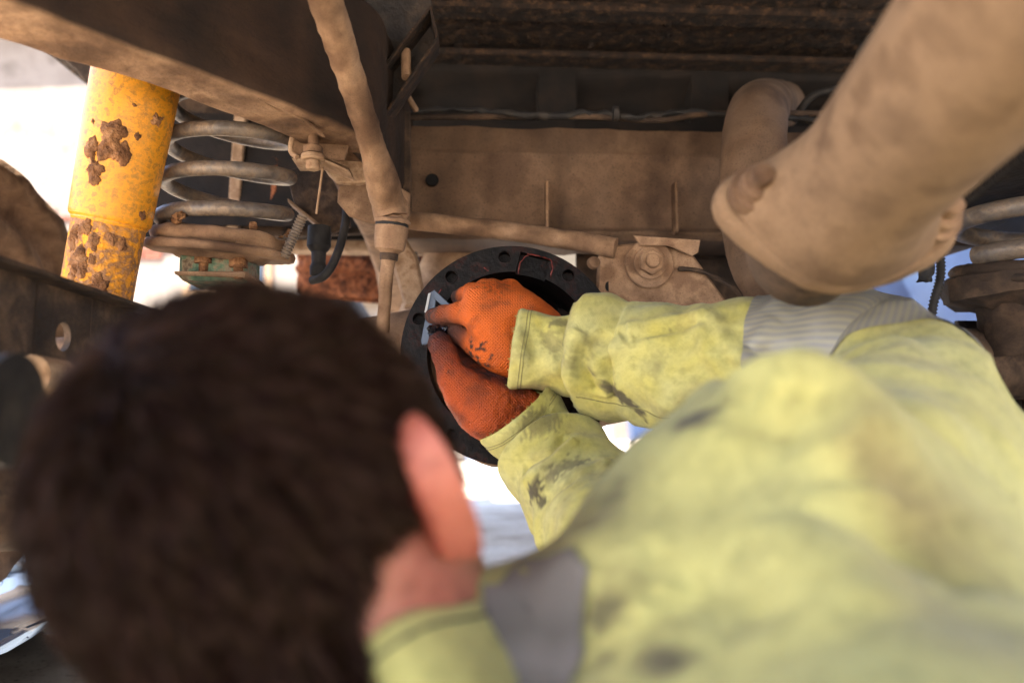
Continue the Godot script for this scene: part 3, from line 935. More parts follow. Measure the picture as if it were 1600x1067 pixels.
func axle() -> void:
	var o := at(798, 553, 0.93)
	var ax := Vector3(0.0, 0.02, 1).normalized()
	var R := 0.1285
	var pit := 0.1155
	# flange: csg ring with drilled holes and a notch
	var cs := CSGCombiner3D.new()
	cs.name = "flange_cutting"
	var cyl := func(r: float, h: float, op: int, c: Vector3, sides: int) -> void:
		var k := CSGCylinder3D.new()
		k.radius = r
		k.height = h
		k.sides = sides
		k.operation = op
		k.material = M.oily
		k.position = c
		k.rotation.x = PI / 2
		cs.add_child(k)
	cyl.call(R, 0.022, CSGShape3D.OPERATION_UNION, Vector3(0, 0, -0.011), 128)
	cyl.call(0.0975, 0.06, CSGShape3D.OPERATION_SUBTRACTION, Vector3(0, 0, -0.01), 128)
	var angles := [159.0, 127.5, 93.7, 54.0, 18.0, -18.0, -54.0, -90.0, -126.0, -162.0]
	for a in angles:
		cyl.call(0.0068, 0.02, CSGShape3D.OPERATION_SUBTRACTION, Vector3(cos(deg_to_rad(a)), sin(deg_to_rad(a)), 0) * pit + Vector3(0, 0, -0.005), 20)
	var nb := CSGBox3D.new()
	nb.material = M.oily
	nb.size = Vector3(0.036, 0.05, 0.03)
	nb.operation = CSGShape3D.OPERATION_SUBTRACTION
	nb.position = Vector3(cos(deg_to_rad(76)), sin(deg_to_rad(76)), 0) * 0.096
	nb.rotation.z = deg_to_rad(-14)
	cs.add_child(nb)
	var hs := part("axle_housing", lathe(o - ax * 0.017, -ax, [[0.0, 0.1275], [0.003, 0.130], [0.02, 0.131], [0.03, 0.125], [0.06, 0.128], [0.13, 0.12], [0.19, 0.09], [0.22, 0.05], [0.225, 0.0]], 72).jitter(n1, 0.004, 25.0), M.dust, truck)
	var fl := cs
	fl.name = "cover_flange"
	fl.set_meta("label", "black oily flange ring drilled with bolt holes")
	hs.add_child(fl, true)
	fl.transform = Transform3D(Basis(Vector3(1, 0, 0), ax.cross(Vector3(1, 0, 0)), ax), o)
	for a in angles:
		var p := o + fl.basis * Vector3(cos(deg_to_rad(a)), sin(deg_to_rad(a)), 0) * pit
		part("bolt_hole_rim", lathe(p, ax, [[0.0002, 0.0066], [0.0006, 0.0070], [0.0006, 0.0076], [0.0002, 0.0080]], 22), M.oily, hs)
	part("housing_bowl", lathe(o - ax * 0.018, -ax, [[0.0, 0.0982], [0.07, 0.095], [0.10, 0.075], [0.11, 0.0]], 64), M.oily, hs)
	# what is left of the gears in the dark bowl
	var gm := MB.new()
	gm.add(lathe(o - ax * 0.075, ax, [[-0.02, 0.0], [-0.02, 0.078], [0.002, 0.082], [0.006, 0.06], [0.0, 0.05], [0.0, 0.0]], 64))
	for k in 40:
		var a := TAU * k / 40.0
		var d := fl.basis * Vector3(cos(a), sin(a), 0)
		gm.add(box(o - ax * 0.071 + d * 0.071, d * 0.018, ax.cross(d) * 0.005, ax * 0.008, 0.001))
	part("ring_gear", gm, M.oily, hs)
	part("gear_carrier", lathe(o - ax * 0.07 + Vector3(0.02, 0.01, 0), ax, [[0, 0.045], [0.03, 0.042], [0.036, 0.03], [0.036, 0.0]], 36), M.oily, hs)
	# smears of old red sealant along the notch and the inner edge
	var seal := [[[810, 428], [813, 410], [826, 398]], [[824, 397], [846, 401], [862, 407]], [[862, 408], [864, 420], [860, 432]], [[756, 418], [764, 424]], [[636, 560], [640, 590], [652, 618]], [[676, 470], [690, 452]]]
	for q in seal:
		var l := PackedVector3Array()
		for e in q:
			l.append(at(e[0], e[1], 0.9285))
		part("sealant_smear", tube(smooth_path(l, 0.003), 0.0006, 6).jitter(n1, 0.0016, 300.0), M.red_sealant, hs)
	# axle tubes, left behind the head and right to the far wheel
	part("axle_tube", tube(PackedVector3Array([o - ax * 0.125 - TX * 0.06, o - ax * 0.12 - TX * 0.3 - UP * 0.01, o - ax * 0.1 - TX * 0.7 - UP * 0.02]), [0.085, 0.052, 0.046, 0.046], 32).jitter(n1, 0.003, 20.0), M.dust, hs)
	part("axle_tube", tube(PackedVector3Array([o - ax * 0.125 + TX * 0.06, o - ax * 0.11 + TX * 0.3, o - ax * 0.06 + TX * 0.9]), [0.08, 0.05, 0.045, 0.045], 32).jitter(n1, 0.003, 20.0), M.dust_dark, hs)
	part("housing_rib", tube(smooth_path(pts([[930, 660, 0.96], [944, 655, 0.97], [975, 648, 1.0]]), 0.01), 0.008, 12), M.dust_pale, hs)
	# link mounting plate at its right with the big bolt
	var mp := part("link_mounting_plate", plate(pts([[936, 398, 1.0], [958, 382, 1.0], [1030, 374, 1.0], [1088, 398, 1.0], [1140, 474, 1.0], [1130, 520, 1.0], [950, 520, 1.0], [930, 470, 1.0]]), TF * 0.012, 0.003), M.dust, truck)
	part("plate_top", plate(pts([[990, 368, 0.992], [1096, 374, 0.992], [1092, 394, 0.992], [1082, 400, 0.992], [1046, 384, 0.992], [1000, 384, 0.992]]), TF * 0.004, 0.001), M.dust, mp)
	var bo := at(1014, 413, 1.0)
	part("big_washer", lathe(bo + TF * 0.001, -TF, [[0, 0.0], [0.0, 0.0305], [0.004, 0.0308], [0.0055, 0.0295], [0.006, 0.025], [0.006, 0.0]], 48), M.dust, mp)
	part("bolt_collar", lathe(bo - TF * 0.006, -TF, [[0, 0.0205], [0.002, 0.0205], [0.003, 0.0195], [0.003, 0]], 40), M.dust, mp)
	part("bolt_head", hexa(bo - TF * 0.009, -TF, 0.0162, 0.011), M.dust, mp)
	part("bolt_end", lathe(bo - TF * 0.02, -TF, [[0, 0.009], [0.004, 0.0088], [0.005, 0.0075], [0.005, 0]], 24), M.dust, mp)
	part("plate_slot", lathe(at(956, 448, 0.9985), TX * 0.2 - TF, [[0.0005, 0.009], [0.001, 0.008], [0.001, 0.0]], 20), M.hole, mp)
	part("plate_crease", tube(smooth_path(pts([[1060, 420, 0.997], [1095, 424, 0.997], [1140, 446, 0.998], [1165, 468, 1.0]]), 0.006), 0.003, 8).jitter(n1, 0.002, 80.0), M.dust_dark, mp)
	var ft := part("cover_fitting", lathe(at(926, 412, 0.97), Vector3(0.4, 0.2, 1), [[0, 0.008], [0.006, 0.0075], [0.008, 0.0]], 14), M.dust, mp)
	# panhard rod
	part("panhard_rod", tube(smooth_path(pts([[600, 338, 1.07], [645, 345, 1.06], [800, 362, 1.03], [900, 377, 1.01], [962, 388, 0.995]]), 0.012), [0.0125, 0.0122, 0.0122, 0.0125, 0.013], 24).jitter(n1, 0.0014, 40.0), M.dust, truck)
	part("added_dark_plate", plate(pts([[900, 372, 1.33], [1300, 372, 1.33], [1300, 560, 1.33], [900, 560, 1.33]]), TF * 0.01), M.dust_dark, truck)  # added dark sheet, stands in for the shaded gap behind the plate
	# right end of the axle, in the dark beside the sleeve
	var rh := part("right_brake_backing", lathe(at(1680, 610, 1.05), TX, [[-0.05, 0.0], [-0.05, 0.09], [-0.03, 0.16], [0.0, 0.17]], 40).jitter(n1, 0.01, 15.0), M.dust_dark, truck)
	part("radius_arm", tube(pts([[1700, 690, 0.95], [1560, 672, 1.0], [1460, 640, 1.05]]), 0.026, 20).jitter(n1, 0.006, 20.0), M.dust, truck)
	part("grease_cap", lathe(at(1531, 597, 0.98), Vector3(0.3, 0.5, 1), [[0, 0.007], [0.006, 0.0065], [0.009, 0.003], [0.0095, 0]], 14, true), M.red_sealant, rh)
	part("lower_bracket", plate(pts([[1500, 500, 1.08], [1660, 500, 1.08], [1660, 640, 1.08], [1560, 652, 1.08], [1500, 600, 1.08]]), TF * 0.01), M.black_metal, rh)

func pipes() -> void:
	var p := smooth_path(pts([[1222, 165, 1.5], [1200, 165, 1.32], [1184, 178, 1.15], [1178, 232, 1.06], [1178, 320, 1.02], [1192, 400, 1.0], [1225, 452, 0.98], [1290, 490, 0.95], [1400, 520, 0.94]]), 0.012)
	part("exhaust_pipe", tube(p, 0.0425, 40).jitter(n1, 0.0015, 20.0), M.cross, truck, "dusty bent exhaust pipe")
	# front pipe with its two-bolt flange, close to the eye
	var b1 := at(1194, 284, 0.54)
	var b2 := at(1408, 384, 0.59)
	var c := (b1 + b2) / 2
	var back := (at(1668, -75, 0.33) - c).normalized()
	var l := (b2 - b1)
	var hl := l.length() / 2
	l = (l - back * l.dot(back)).normalized()
	var w := back.cross(l)
	var rows := []
	var ring := func(grow: float, z: float) -> PackedVector3Array:
		var r := PackedVector3Array()
		for j in 72:
			var a := TAU * j / 72
			var x := cos(a)
			var y := sin(a)
			# rhombic plate: two lobes round the bolts, a wide waist round the pipe
			var rad := 0.055 + (hl + 0.019 - 0.055) * pow(absf(x), 3.0)
			r.append(c + back * z + l * x * (rad + grow) + w * y * (0.055 + grow))
		return r
	rows = [ring.call(-0.006, -0.02), ring.call(-0.002, -0.017), ring.call(0.0, -0.012), ring.call(0.0, -0.002), ring.call(-0.002, 0.003), ring.call(-0.006, 0.005)]
	var fm := MB.new().grid(rows).fan(rows[0], true).fan(rows[5], false)
	# the pipe flares into the plate without a step
	var pr := []
	for q in [0.002, 0.008, 0.016, 0.026, 0.038, 0.052, 0.07, 0.10, 0.16, 0.24, 0.33, 0.44, 0.55]:
		var near := smoothstep(0.085, 0.0, q)
		var r := PackedVector3Array()
		for j in 72:
			var x := cos(TAU * j / 72)
			var y := sin(TAU * j / 72)
			var base := 0.0475 + 0.012 * smoothstep(0.1, 0.5, q)
			var lobe := 0.055 + (hl + 0.012 - 0.055) * pow(absf(x), 3.0)
			r.append(c + back * q + l * x * lerpf(base, lobe, near * near * 0.8) + w * y * lerpf(base, 0.0545, near))
		pr.append(r)
	var neck_m := MB.new().grid(pr)
	var pipe := part("front_exhaust_pipe", neck_m.jitter(n1, 0.0006, 40.0), M.pipe_dust, truck, "thick tan pipe ending in a two-bolt flange")
	part("pipe_flange", fm.jitter(n1, 0.0008, 40.0), M.pipe_dust, pipe)
	part("flange_gasket", lathe(c - back * 0.02, -back, [[0, 0.05], [0.006, 0.05], [0.01, 0.044], [0.05, 0.044]], 36), M.dust_dark, pipe)
	for q in [b1, b2]:
		var e: Vector3 = c + l * (q - c).dot(l) * 0.98
		part("flange_nut", lathe(e + back * 0.016 + l * signf((q - c).dot(l)) * 0.004, back, [[-0.008, 0.0165], [0, 0.0165], [0.003, 0.0165], [0.004, 0.0125], [0.012, 0.0122], [0.014, 0.010], [0.0145, 0.0075], [0.024, 0.0072], [0.026, 0.0]], 18), M.dust, pipe)
		part("flange_stud", tube(PackedVector3Array([e, e - back * 0.045]), 0.0075, 14), M.dust_dark, pipe)

func small_hoses() -> void:
	part("brake_hose", tube(smooth_path(pts([[540, 300, 1.08], [541, 335, 1.05], [534, 375, 1.02], [520, 412, 1.0], [505, 432, 1.0], [488, 438, 1.02]]), 0.006), 0.0055, 12), M.rubber, truck)
	var b := part("bump_stop", lathe(at(499, 352, 1.04), -UP, [[0, 0.0], [0.002, 0.0145], [0.028, 0.0155], [0.033, 0.0125], [0.036, 0.0095], [0.05, 0.009], [0.055, 0.011], [0.066, 0.0105], [0.07, 0.0]], 28), M.rubber, truck)
	part("wire", tube(pts([[504, 262, 0.93], [494, 334, 0.95]]), 0.0014, 8), M.dust_pale, truck)
	# threaded stud
	var a := at(474, 336, 0.93)
	var z := at(443, 402, 0.93)
	var ax := (z - a).normalized()
	var prof := []
	var n := 15
	for k in n * 2 + 1:
		prof.append([a.distance_to(z) * k / (n * 2.0), 0.0048 if k % 2 else 0.0066])
	part("threaded_stud", lathe(a, ax, prof, 16), M.spring, truck)
	# ribbed wiring conduit and plain hose at the right
	var cp := smooth_path(pts([[1452, 330, 1.0], [1466, 380, 1.0], [1470, 430, 1.0], [1458, 480, 1.0], [1452, 540, 1.0]]), 0.0022)
	var rr := []
	for k in cp.size():
		rr.append(0.0062 if k % 2 else 0.0042)
	part("ribbed_conduit", tube(cp, rr, 12), M.rubber, truck)
	part("clamp_chain", tube(smooth_path(pts([[1446, 372, 0.98], [1450, 400, 0.98], [1446, 440, 0.98]]), 0.004), 0.008, 10).jitter(n1, 0.006, 120.0), M.rubber, truck)
	part("wiring_loop", tube(smooth_path(pts([[1420, 20, 1.2], [1380, 40, 1.2], [1345, 80, 1.2], [1335, 130, 1.2], [1270, 150, 1.22], [1240, 190, 1.24]]), 0.01), 0.006, 10), M.rubber, truck)
	part("wiring_loop", tube(smooth_path(pts([[1400, 60, 1.22], [1370, 90, 1.22], [1362, 130, 1.22], [1300, 170, 1.22]]), 0.01), 0.004, 10), M.rubber, truck)

# ---------------------------------------------------------------- the mechanic
var HC := Vector3.ZERO          # head centre and axes
var HU := Vector3.UP
var HR := Vector3.RIGHT
var HF := Vector3.FORWARD

func cam_dir(x: float, y: float, z: float) -> Vector3:
	return (eye_basis * Vector3(x, y, z)).normalized()

func make_person() -> void:
	person = thing("person", Vector3(0.3, 0, 0.1))
	tag(person, "mechanic with short dark hair, soiled yellow jacket and orange gloves, reaching into the axle", "person")
	HU = cam_dir(-0.30, 0.95, 0.05)
	HC = at(414, 762, 0.335) - HU * 0.028
	HF = cam_dir(0.30, 0.12, -0.94)
	HF = (HF - HU * HF.dot(HU)).normalized()
	HR = HF.cross(HU)
	var sh_r := at(1235, 950, 0.40)
	var neck := HC - HU * 0.15 + HR * 0.075 - HF * 0.01
	var sh_l := neck - (sh_r - neck) * 0.9 + HF * 0.18 - HU * 0.02
	var el_r := at(1405, 590, 0.68)
	var wr_r := at(850, 540, 0.86)
	var el_l := at(1010, 940, 0.58)
	var wr_l := at(820, 665, 0.855)
	var chest := neck + Vector3(0.07, -0.05, 0.14)
	var belly := Vector3(0.27, 0.13, 0.08)
	var hips := Vector3(0.36, 0.13, 0.32)
	var kn := [Vector3(0.30, 0.24, 0.74), Vector3(0.62, 0.22, 0.68)]
	var an := [Vector3(0.34, 0.06, 1.12), Vector3(0.80, 0.06, 1.02)]
	# body: one surface, the head on a finer grid of its own
	var body_bones := [
		[neck, chest, 0.07, 0.11, 0.06], [chest, belly, 0.115, 0.12, 0.05], [belly, hips, 0.12, 0.13, 0.05],
		[neck, sh_r, 0.06, 0.06, 0.04], [sh_r, el_r, 0.05, 0.036, 0.03], [el_r, wr_r, 0.034, 0.026, 0.02],
		[neck, sh_l, 0.06, 0.06, 0.04], [sh_l, el_l, 0.05, 0.036, 0.03], [el_l, at(925, 800, 0.75), 0.034, 0.032, 0.02], [at(925, 800, 0.75), wr_l, 0.032, 0.026, 0.02],
	]
	for k in 2:
		body_bones.append([hips, kn[k], 0.085, 0.055, 0.04])
		body_bones.append([kn[k], an[k], 0.055, 0.035, 0.03])
	var flesh := field_mesh(body_bones, [], 0.014)
	var ell := func(c: Vector3, x: float, y: float, z: float, k: float) -> Array:
		return [HC + HR * c.x + HU * c.y + HF * c.z, Basis(HR * x, HU * y, -HF * z), k]
	var head := field_mesh([
		[HC - HU * 0.05 - HF * 0.025 + HR * 0.01, neck, 0.052, 0.06, 0.03],
		[HC + HR * 0.02 - HU * 0.075 + HF * 0.05, HC - HR * 0.02 - HU * 0.075 + HF * 0.05, 0.036, 0.036, 0.03],
		[HC + HU * 0.0 + HF * 0.098, HC - HU * 0.035 + HF * 0.112, 0.008, 0.014, 0.012],
		[HC - HR * 0.02 - HU * 0.062 + HF * 0.088, HC + HR * 0.02 - HU * 0.062 + HF * 0.088, 0.008, 0.008, 0.006],
		[HC - HR * 0.035 + HU * 0.022 + HF * 0.086, HC + HR * 0.035 + HU * 0.022 + HF * 0.086, 0.010, 0.010, 0.015],
	], [
		ell.call(Vector3(0, 0.028, -0.004), 0.0685, 0.077, 0.082, 0.02),
		ell.call(Vector3(0, -0.035, 0.03), 0.060, 0.07, 0.066, 0.03),
		ell.call(Vector3(0.03, -0.002, 0.082), 0.012, 0.010, 0.011, 0.004),
		ell.call(Vector3(-0.03, -0.002, 0.082), 0.012, 0.010, 0.011, 0.004),
	], 0.0042)
	for m in [flesh, head]:
		for i in m.v.size():
			var v := 1.0 + 0.10 * n1.get_noise_3dv(m.v[i] * 45.0)
			m.c[i] = Color(0.62 * v, 0.30 * v, 0.21 * v)
	# redder behind the ears and down the neck
	for i in head.v.size():
		var q := head.v[i] - HC
		var e: float = clampf(1.0 - (q - HR * 0.07 + HU * 0.03).length() / 0.06, 0, 1)
		head.c[i] = head.c[i].lerp(Color(0.62, 0.19, 0.13), e * 0.8)
	var ears := MB.new()
	for s in [-1.0, 1.0]:
		ears.add(ear(s))
	var skin := MB.new().add(flesh).add(head).add(ears)
	var bd := part("body", skin, M.skin, person)
	hair(head, bd)
	gloves()
	trousers(hips, kn, an, belly)
	jacket(neck, sh_r, sh_l, chest, belly, hips)

func ear(s: float) -> MB:
	# a thin bowl with a rolled rim, joined to the head along its front edge
	var o := HC + HR * s * 0.072 + HU * 0.012 + HF * 0.006
	var out := (HR * s * 0.50 - HF * 0.86).normalized()     # from the front edge to the helix
	var up := (HU * 0.97 - HF * 0.22).normalized()
	var nrm := out.cross(up) * s                              # faces forward and outward
	if nrm.dot(HF) < 0:
		nrm = -nrm
	var m := MB.new()
	var p_bend := 0.0
	var front := []
	var back := []
	for i in 15:
		var r := float(i) / 14.0
		var fr := PackedVector3Array()
		var br := PackedVector3Array()
		for j in 40:
			var a := TAU * j / 40.0
			var x := cos(a)
			var y := signf(sin(a)) * pow(absf(sin(a)), 0.9)
			p_bend = 0.0035 * y * y
			var wide := (0.0205 if y > 0 else 0.0205 + 0.011 * y) * (1.0 + 0.12 * maxf(y, 0.0))
			var p := o + out * (0.013 + x * wide * 0.86 * r) + up * (y * 0.033 * r - 0.002) - out * p_bend * r
			var bowl := -0.013 * (1 - r * r) * (0.6 + 0.4 * cos(a)) - 0.0035 * smoothstep(0.55, 0.7, r) * smoothstep(0.95, 0.75, r) + 0.003 * smoothstep(0.8, 1.0, r)
			var th := 0.0018 + 0.0022 * smoothstep(0.72, 0.84, r) * smoothstep(1.02, 0.93, r)
			if i == 14:
				th = 0.0007
			bowl += 0.006 * x * r
			fr.append(p + nrm * (bowl + th))
			br.append(p + nrm * (bowl - th))
		front.append(fr)
		back.append(br)
	back.reverse()
	var rows := front + back
	m.grid(rows, true)
	for i in m.v.size():
		var ring: int = i / 40
		var r := (ring if ring < 15 else 29 - ring) / 14.0
		m.c[i] = Color(0.40, 0.085, 0.055).lerp(Color(0.58, 0.185, 0.125), smoothstep(0.45, 0.9, r))  # lit rim and shadowed hollow are painted into the ear colour
	return m

func hair(head: MB, bd: Node3D) -> void:
	# scalp cap a little proud of the skin, then short strands growing from it
	var nr := head.normals()
	var cov := PackedFloat32Array()
	cov.resize(head.v.size())
	for i in head.v.size():
		var q := head.v[i] - HC
		var x := q.dot(HR)
		var y := q.dot(HU)
		var z := q.dot(HF)
		# hairline: forehead in front, round the ear, down to the nape behind
		var low := lerpf(-0.085, 0.035, smoothstep(-0.05, 0.085, z))
		if absf(x) > 0.045:
			low = maxf(low, lerpf(-0.055, 0.004, smoothstep(-0.064, -0.03, z)))
			if z > 0.005 and z < 0.05:
				low = -0.004
		low += 0.005 * n1.get_noise_3dv(head.v[i] * 60.0)
		cov[i] = smoothstep(-0.012, 0.012, y - low) * smoothstep(0.098, 0.075, z)
	var cap := MB.new()
	var idx := {}
	for t in range(0, head.ix.size(), 3):
		var tri := [head.ix[t], head.ix[t + 1], head.ix[t + 2]]
		if cov[tri[0]] < 0.25 or cov[tri[1]] < 0.25 or cov[tri[2]] < 0.25:
			continue
		for e in tri:
			if not idx.has(e):
				idx[e] = cap.v.size()
				var p := head.v[e]
				var k := cov[e]
				var lump := 0.0006 * n1.get_noise_3dv(p * 70.0) + 0.0012 * n1.get_noise_3dv(p * 28.0)
				cap.v.append(p + nr[e] * (k * 0.0055 + lump * k - (0.004 if k < 0.4 else 0.0)))
				var d := 0.75 + 0.5 * n1.get_noise_3dv(p * 50.0 + Vector3.ONE * 9)
				cap.c.append(Color(0.014, 0.009, 0.007) * d)
			cap.ix.append(idx[e])
	var cn := cap.normals()
	rng.seed = 12
	var st := MB.new()
	var whorl := HC + HU * 0.10 - HF * 0.055
	var nt := cap.ix.size() / 3
	for k in 52000:
		var t := rng.randi() % nt
		var a := cap.ix[t * 3]
		var b := cap.ix[t * 3 + 1]
		var d := cap.ix[t * 3 + 2]
		var u := rng.randf()
		var w := rng.randf()
		if u + w > 1:
			u = 1 - u
			w = 1 - w
		var p := cap.v[a] + (cap.v[b] - cap.v[a]) * u + (cap.v[d] - cap.v[a]) * w
		var n := cn[a]
		var flow := p - whorl
		flow = (flow - n * flow.dot(n)).normalized()
		var clump := Vector3(n1.get_noise_3dv(p * 140.0), n1.get_noise_3dv(p * 140.0 + Vector3(9, 3, 1)), n1.get_noise_3dv(p * 140.0 + Vector3(2, 13, 7)))
		var dir := (n * 0.45 + flow * 1.1 + clump * 0.6 + Vector3(rng.randf() - 0.5, rng.randf() - 0.5, rng.randf() - 0.5) * 0.5).normalized()
		var len := rng.randf_range(0.008, 0.016)
		var side := dir.cross(Vector3(rng.randf() - 0.5, rng.randf() - 0.5, rng.randf() - 0.5)).normalized() * 0.00028
		var mid := p + dir * len * 0.55
		var tip := p + (dir + flow * 0.35 - n * 0.1).normalized() * len
		var g := rng.randf_range(0.6, 1.5) * clampf(1.0 + 1.4 * clump.x, 0.25, 2.4)
		var col := Color(0.024 * g, 0.0135 * g, 0.0095 * g)
		var o := st.v.size()
		st.v.append_array([p - side, p + side, mid + side * 0.8, mid - side * 0.8, tip])
		for e in 5:
			st.c.append(col)
		st.ix.append_array([o, o + 1, o + 2, o, o + 2, o + 3, o + 3, o + 2, o + 4])
	part("hair", cap.add(st), M.hair, person)

# ---- gloves
func glove_mesh(bones: Array, eggs: Array, stain: Callable) -> MB:
	var m := field_mesh(bones, eggs, 0.0022)
	# relax the surface a little, then wrinkle the rubber
	var nr := m.normals()
	for i in m.v.size():
		var p := m.v[i]
		var wr := 0.0006 * n1.get_noise_3dv(p * Vector3(90, 160, 90))
		m.v[i] = p + nr[i] * wr
		var s: float = 1.0 - pow(1.0 - clampf(stain.call(p), 0, 1), 2.2)
		var lite := 1.0 + 0.12 * n1.get_noise_3dv(p * 60.0)
		m.c[i] = Color(0.70 * lite, 0.135 * lite, 0.012).lerp(Color(0.035, 0.018, 0.014), s)
	return m

func gloves() -> void:
	# right hand: back towards the eye, index reaching out to the gauge, the others curled behind
	var wr := at(862, 540, 0.882)
	var wr2 := at(835, 510, 0.880)
	var wr3 := at(838, 566, 0.872)
	var mi := at(748, 494, 0.842)
	var mm := at(748, 466, 0.850)
	var mr := at(768, 456, 0.868)
	var mp := at(797, 455, 0.888)
	var tip := at(675, 494, 0.897)
	var R := [
		[wr, mi, 0.025, 0.0135, 0.02], [wr, mm, 0.025, 0.014, 0.02], [wr2, mr, 0.022, 0.0135, 0.02], [wr2, mp, 0.022, 0.0125, 0.02],
		[wr3, at(792, 548, 0.845), 0.022, 0.021, 0.02], [at(812, 492, 0.86), at(775, 510, 0.845), 0.022, 0.022, 0.02],
		[at(800, 560, 0.85), at(765, 545, 0.845), 0.019, 0.0165, 0.016],
		# index
		[mi, at(716, 489, 0.858), 0.0135, 0.0115, 0.008], [at(716, 489, 0.858), at(694, 492, 0.876), 0.0112, 0.0105, 0.004], [at(694, 492, 0.876), tip, 0.0104, 0.0086, 0.004],
		# middle: bent knuckle up, folded away
		[mm, at(737, 459, 0.872), 0.0135, 0.0115, 0.008], [at(737, 459, 0.872), at(727, 462, 0.897), 0.0112, 0.0102, 0.004], [at(727, 462, 0.897), at(716, 464, 0.91), 0.010, 0.0085, 0.004],
		# ring and little finger close behind
		[mr, at(757, 452, 0.898), 0.0125, 0.0112, 0.006], [at(757, 452, 0.898), at(752, 478, 0.92), 0.011, 0.0100, 0.004], [at(752, 478, 0.92), at(764, 492, 0.914), 0.0095, 0.0082, 0.004],
		[mp, at(790, 454, 0.916), 0.0115, 0.0100, 0.006], [at(790, 454, 0.916), at(786, 480, 0.932), 0.0098, 0.009, 0.004], [at(786, 480, 0.932), at(796, 496, 0.925), 0.009, 0.0078, 0.004],
		# thumb under the index, its tip on the gauge
		[at(775, 552, 0.845), at(742, 537, 0.855), 0.0165, 0.013, 0.010], [at(742, 537, 0.855), at(718, 521, 0.872), 0.0125, 0.011, 0.004], [at(718, 521, 0.872), at(700, 513, 0.889), 0.0108, 0.0088, 0.004],
	]
	var stain_r := func(p: Vector3) -> float:
		var s := smoothstep(0.052, 0.006, p.distance_to(tip)) * (0.8 + 0.6 * n1.get_noise_3dv(p * 110.0))
		s = maxf(s, smoothstep(0.05, 0.012, p.distance_to(at(712, 520, 0.88))) * 0.75)
		s = maxf(s, smoothstep(0.02, 0.004, p.distance_to(at(716, 462, 0.905))) * 0.9)
		s = maxf(s, smoothstep(0.10, 0.22, n1.get_noise_3dv(p * Vector3(70, 130, 70)) * smoothstep(0.030, 0.008, p.distance_to(at(750, 553, 0.84)))) * 0.95)
		s = maxf(s, 0.22 * smoothstep(0.0, 0.7, n1.get_noise_3dv(p * 26.0 + Vector3(3, 1, 8))) + 0.5 * smoothstep(0.42, 0.6, n1.get_noise_3dv(p * Vector3(60, 190, 60))) * smoothstep(0.09, 0.03, p.distance_to(tip)))
		s = maxf(s, 0.5 * smoothstep(0.18, 0.4, n1.get_noise_3dv(p * 140.0)) * smoothstep(0.04, 0.01, p.distance_to(at(768, 452, 0.86))))
		return s
	part("glove", glove_mesh(R, [], stain_r), M.glove, person, "right orange grip glove, its fingertips dark with oil")
	# left hand: thumb up towards the eye, fingers going away behind the gauge
	var lw := at(815, 655, 0.858)
	var cmc := at(765, 640, 0.836)
	var mcp := at(708, 590, 0.838)
	var ip := at(694, 553, 0.852)
	var ltip := at(684, 527, 0.882)
	var L := [
		[lw, at(770, 620, 0.862), 0.028, 0.024, 0.02], [lw, cmc, 0.028, 0.0255, 0.02], [cmc, at(728, 612, 0.834), 0.026, 0.021, 0.016],
		[at(785, 668, 0.85), at(745, 640, 0.845), 0.022, 0.022, 0.016], [at(775, 606, 0.868), at(745, 592, 0.872), 0.022, 0.02, 0.016],
		[at(728, 612, 0.834), mcp, 0.021, 0.0158, 0.012], [mcp, ip, 0.0155, 0.0132, 0.006], [ip, at(688, 538, 0.866), 0.0130, 0.0128, 0.004], [at(688, 538, 0.866), ltip, 0.0128, 0.0098, 0.004],
		[at(770, 620, 0.862), at(738, 582, 0.885), 0.023, 0.0145, 0.014], [at(770, 620, 0.862), at(735, 610, 0.905), 0.022, 0.014, 0.014], [at(770, 625, 0.87), at(742, 638, 0.915), 0.02, 0.013, 0.014], [at(775, 640, 0.872), at(754, 660, 0.915), 0.018, 0.012, 0.014],
		[at(738, 582, 0.885), at(710, 556, 0.912), 0.0128, 0.0108, 0.006], [at(710, 556, 0.912), at(692, 532, 0.915), 0.0106, 0.0098, 0.004], [at(692, 532, 0.915), at(682, 516, 0.912), 0.0098, 0.0084, 0.004],
		[at(735, 610, 0.905), at(708, 590, 0.938), 0.0122, 0.0106, 0.006], [at(708, 590, 0.938), at(704, 560, 0.948), 0.0104, 0.0095, 0.004],
		[at(742, 638, 0.915), at(720, 622, 0.946), 0.0116, 0.010, 0.006], [at(720, 622, 0.946), at(718, 592, 0.956), 0.0098, 0.009, 0.004],
		[at(754, 660, 0.915), at(738, 648, 0.940), 0.0105, 0.009, 0.006], [at(738, 648, 0.940), at(735, 622, 0.95), 0.009, 0.008, 0.004],
	]
	var stain_l := func(p: Vector3) -> float:
		var s := smoothstep(0.062, 0.008, p.distance_to(ltip)) * (0.8 + 0.6 * n1.get_noise_3dv(p * 100.0))
		s = maxf(s, smoothstep(0.040, 0.014, p.distance_to(at(752, 580, 0.85))) * (0.6 + 0.8 * n1.get_noise_3dv(p * 80.0)))
		s = maxf(s, smoothstep(0.035, 0.01, p.distance_to(at(790, 605, 0.85))) * 0.7)
		s = maxf(s, smoothstep(0.09, 0.03, p.distance_to(ltip)) * (0.45 + 0.3 * n1.get_noise_3dv(p * 45.0)))
		s = maxf(s, 0.25 * smoothstep(0.0, 0.7, n1.get_noise_3dv(p * 24.0 + Vector3(13, 1, 2))) + 0.5 * smoothstep(0.42, 0.6, n1.get_noise_3dv(p * Vector3(190, 60, 60))) * smoothstep(0.12, 0.04, p.distance_to(ltip)))
		return s
	var lm := glove_mesh(L, [], stain_l)
	# creases where the rubber gathers at the thumb's root and the wrist
	var nr := lm.normals()
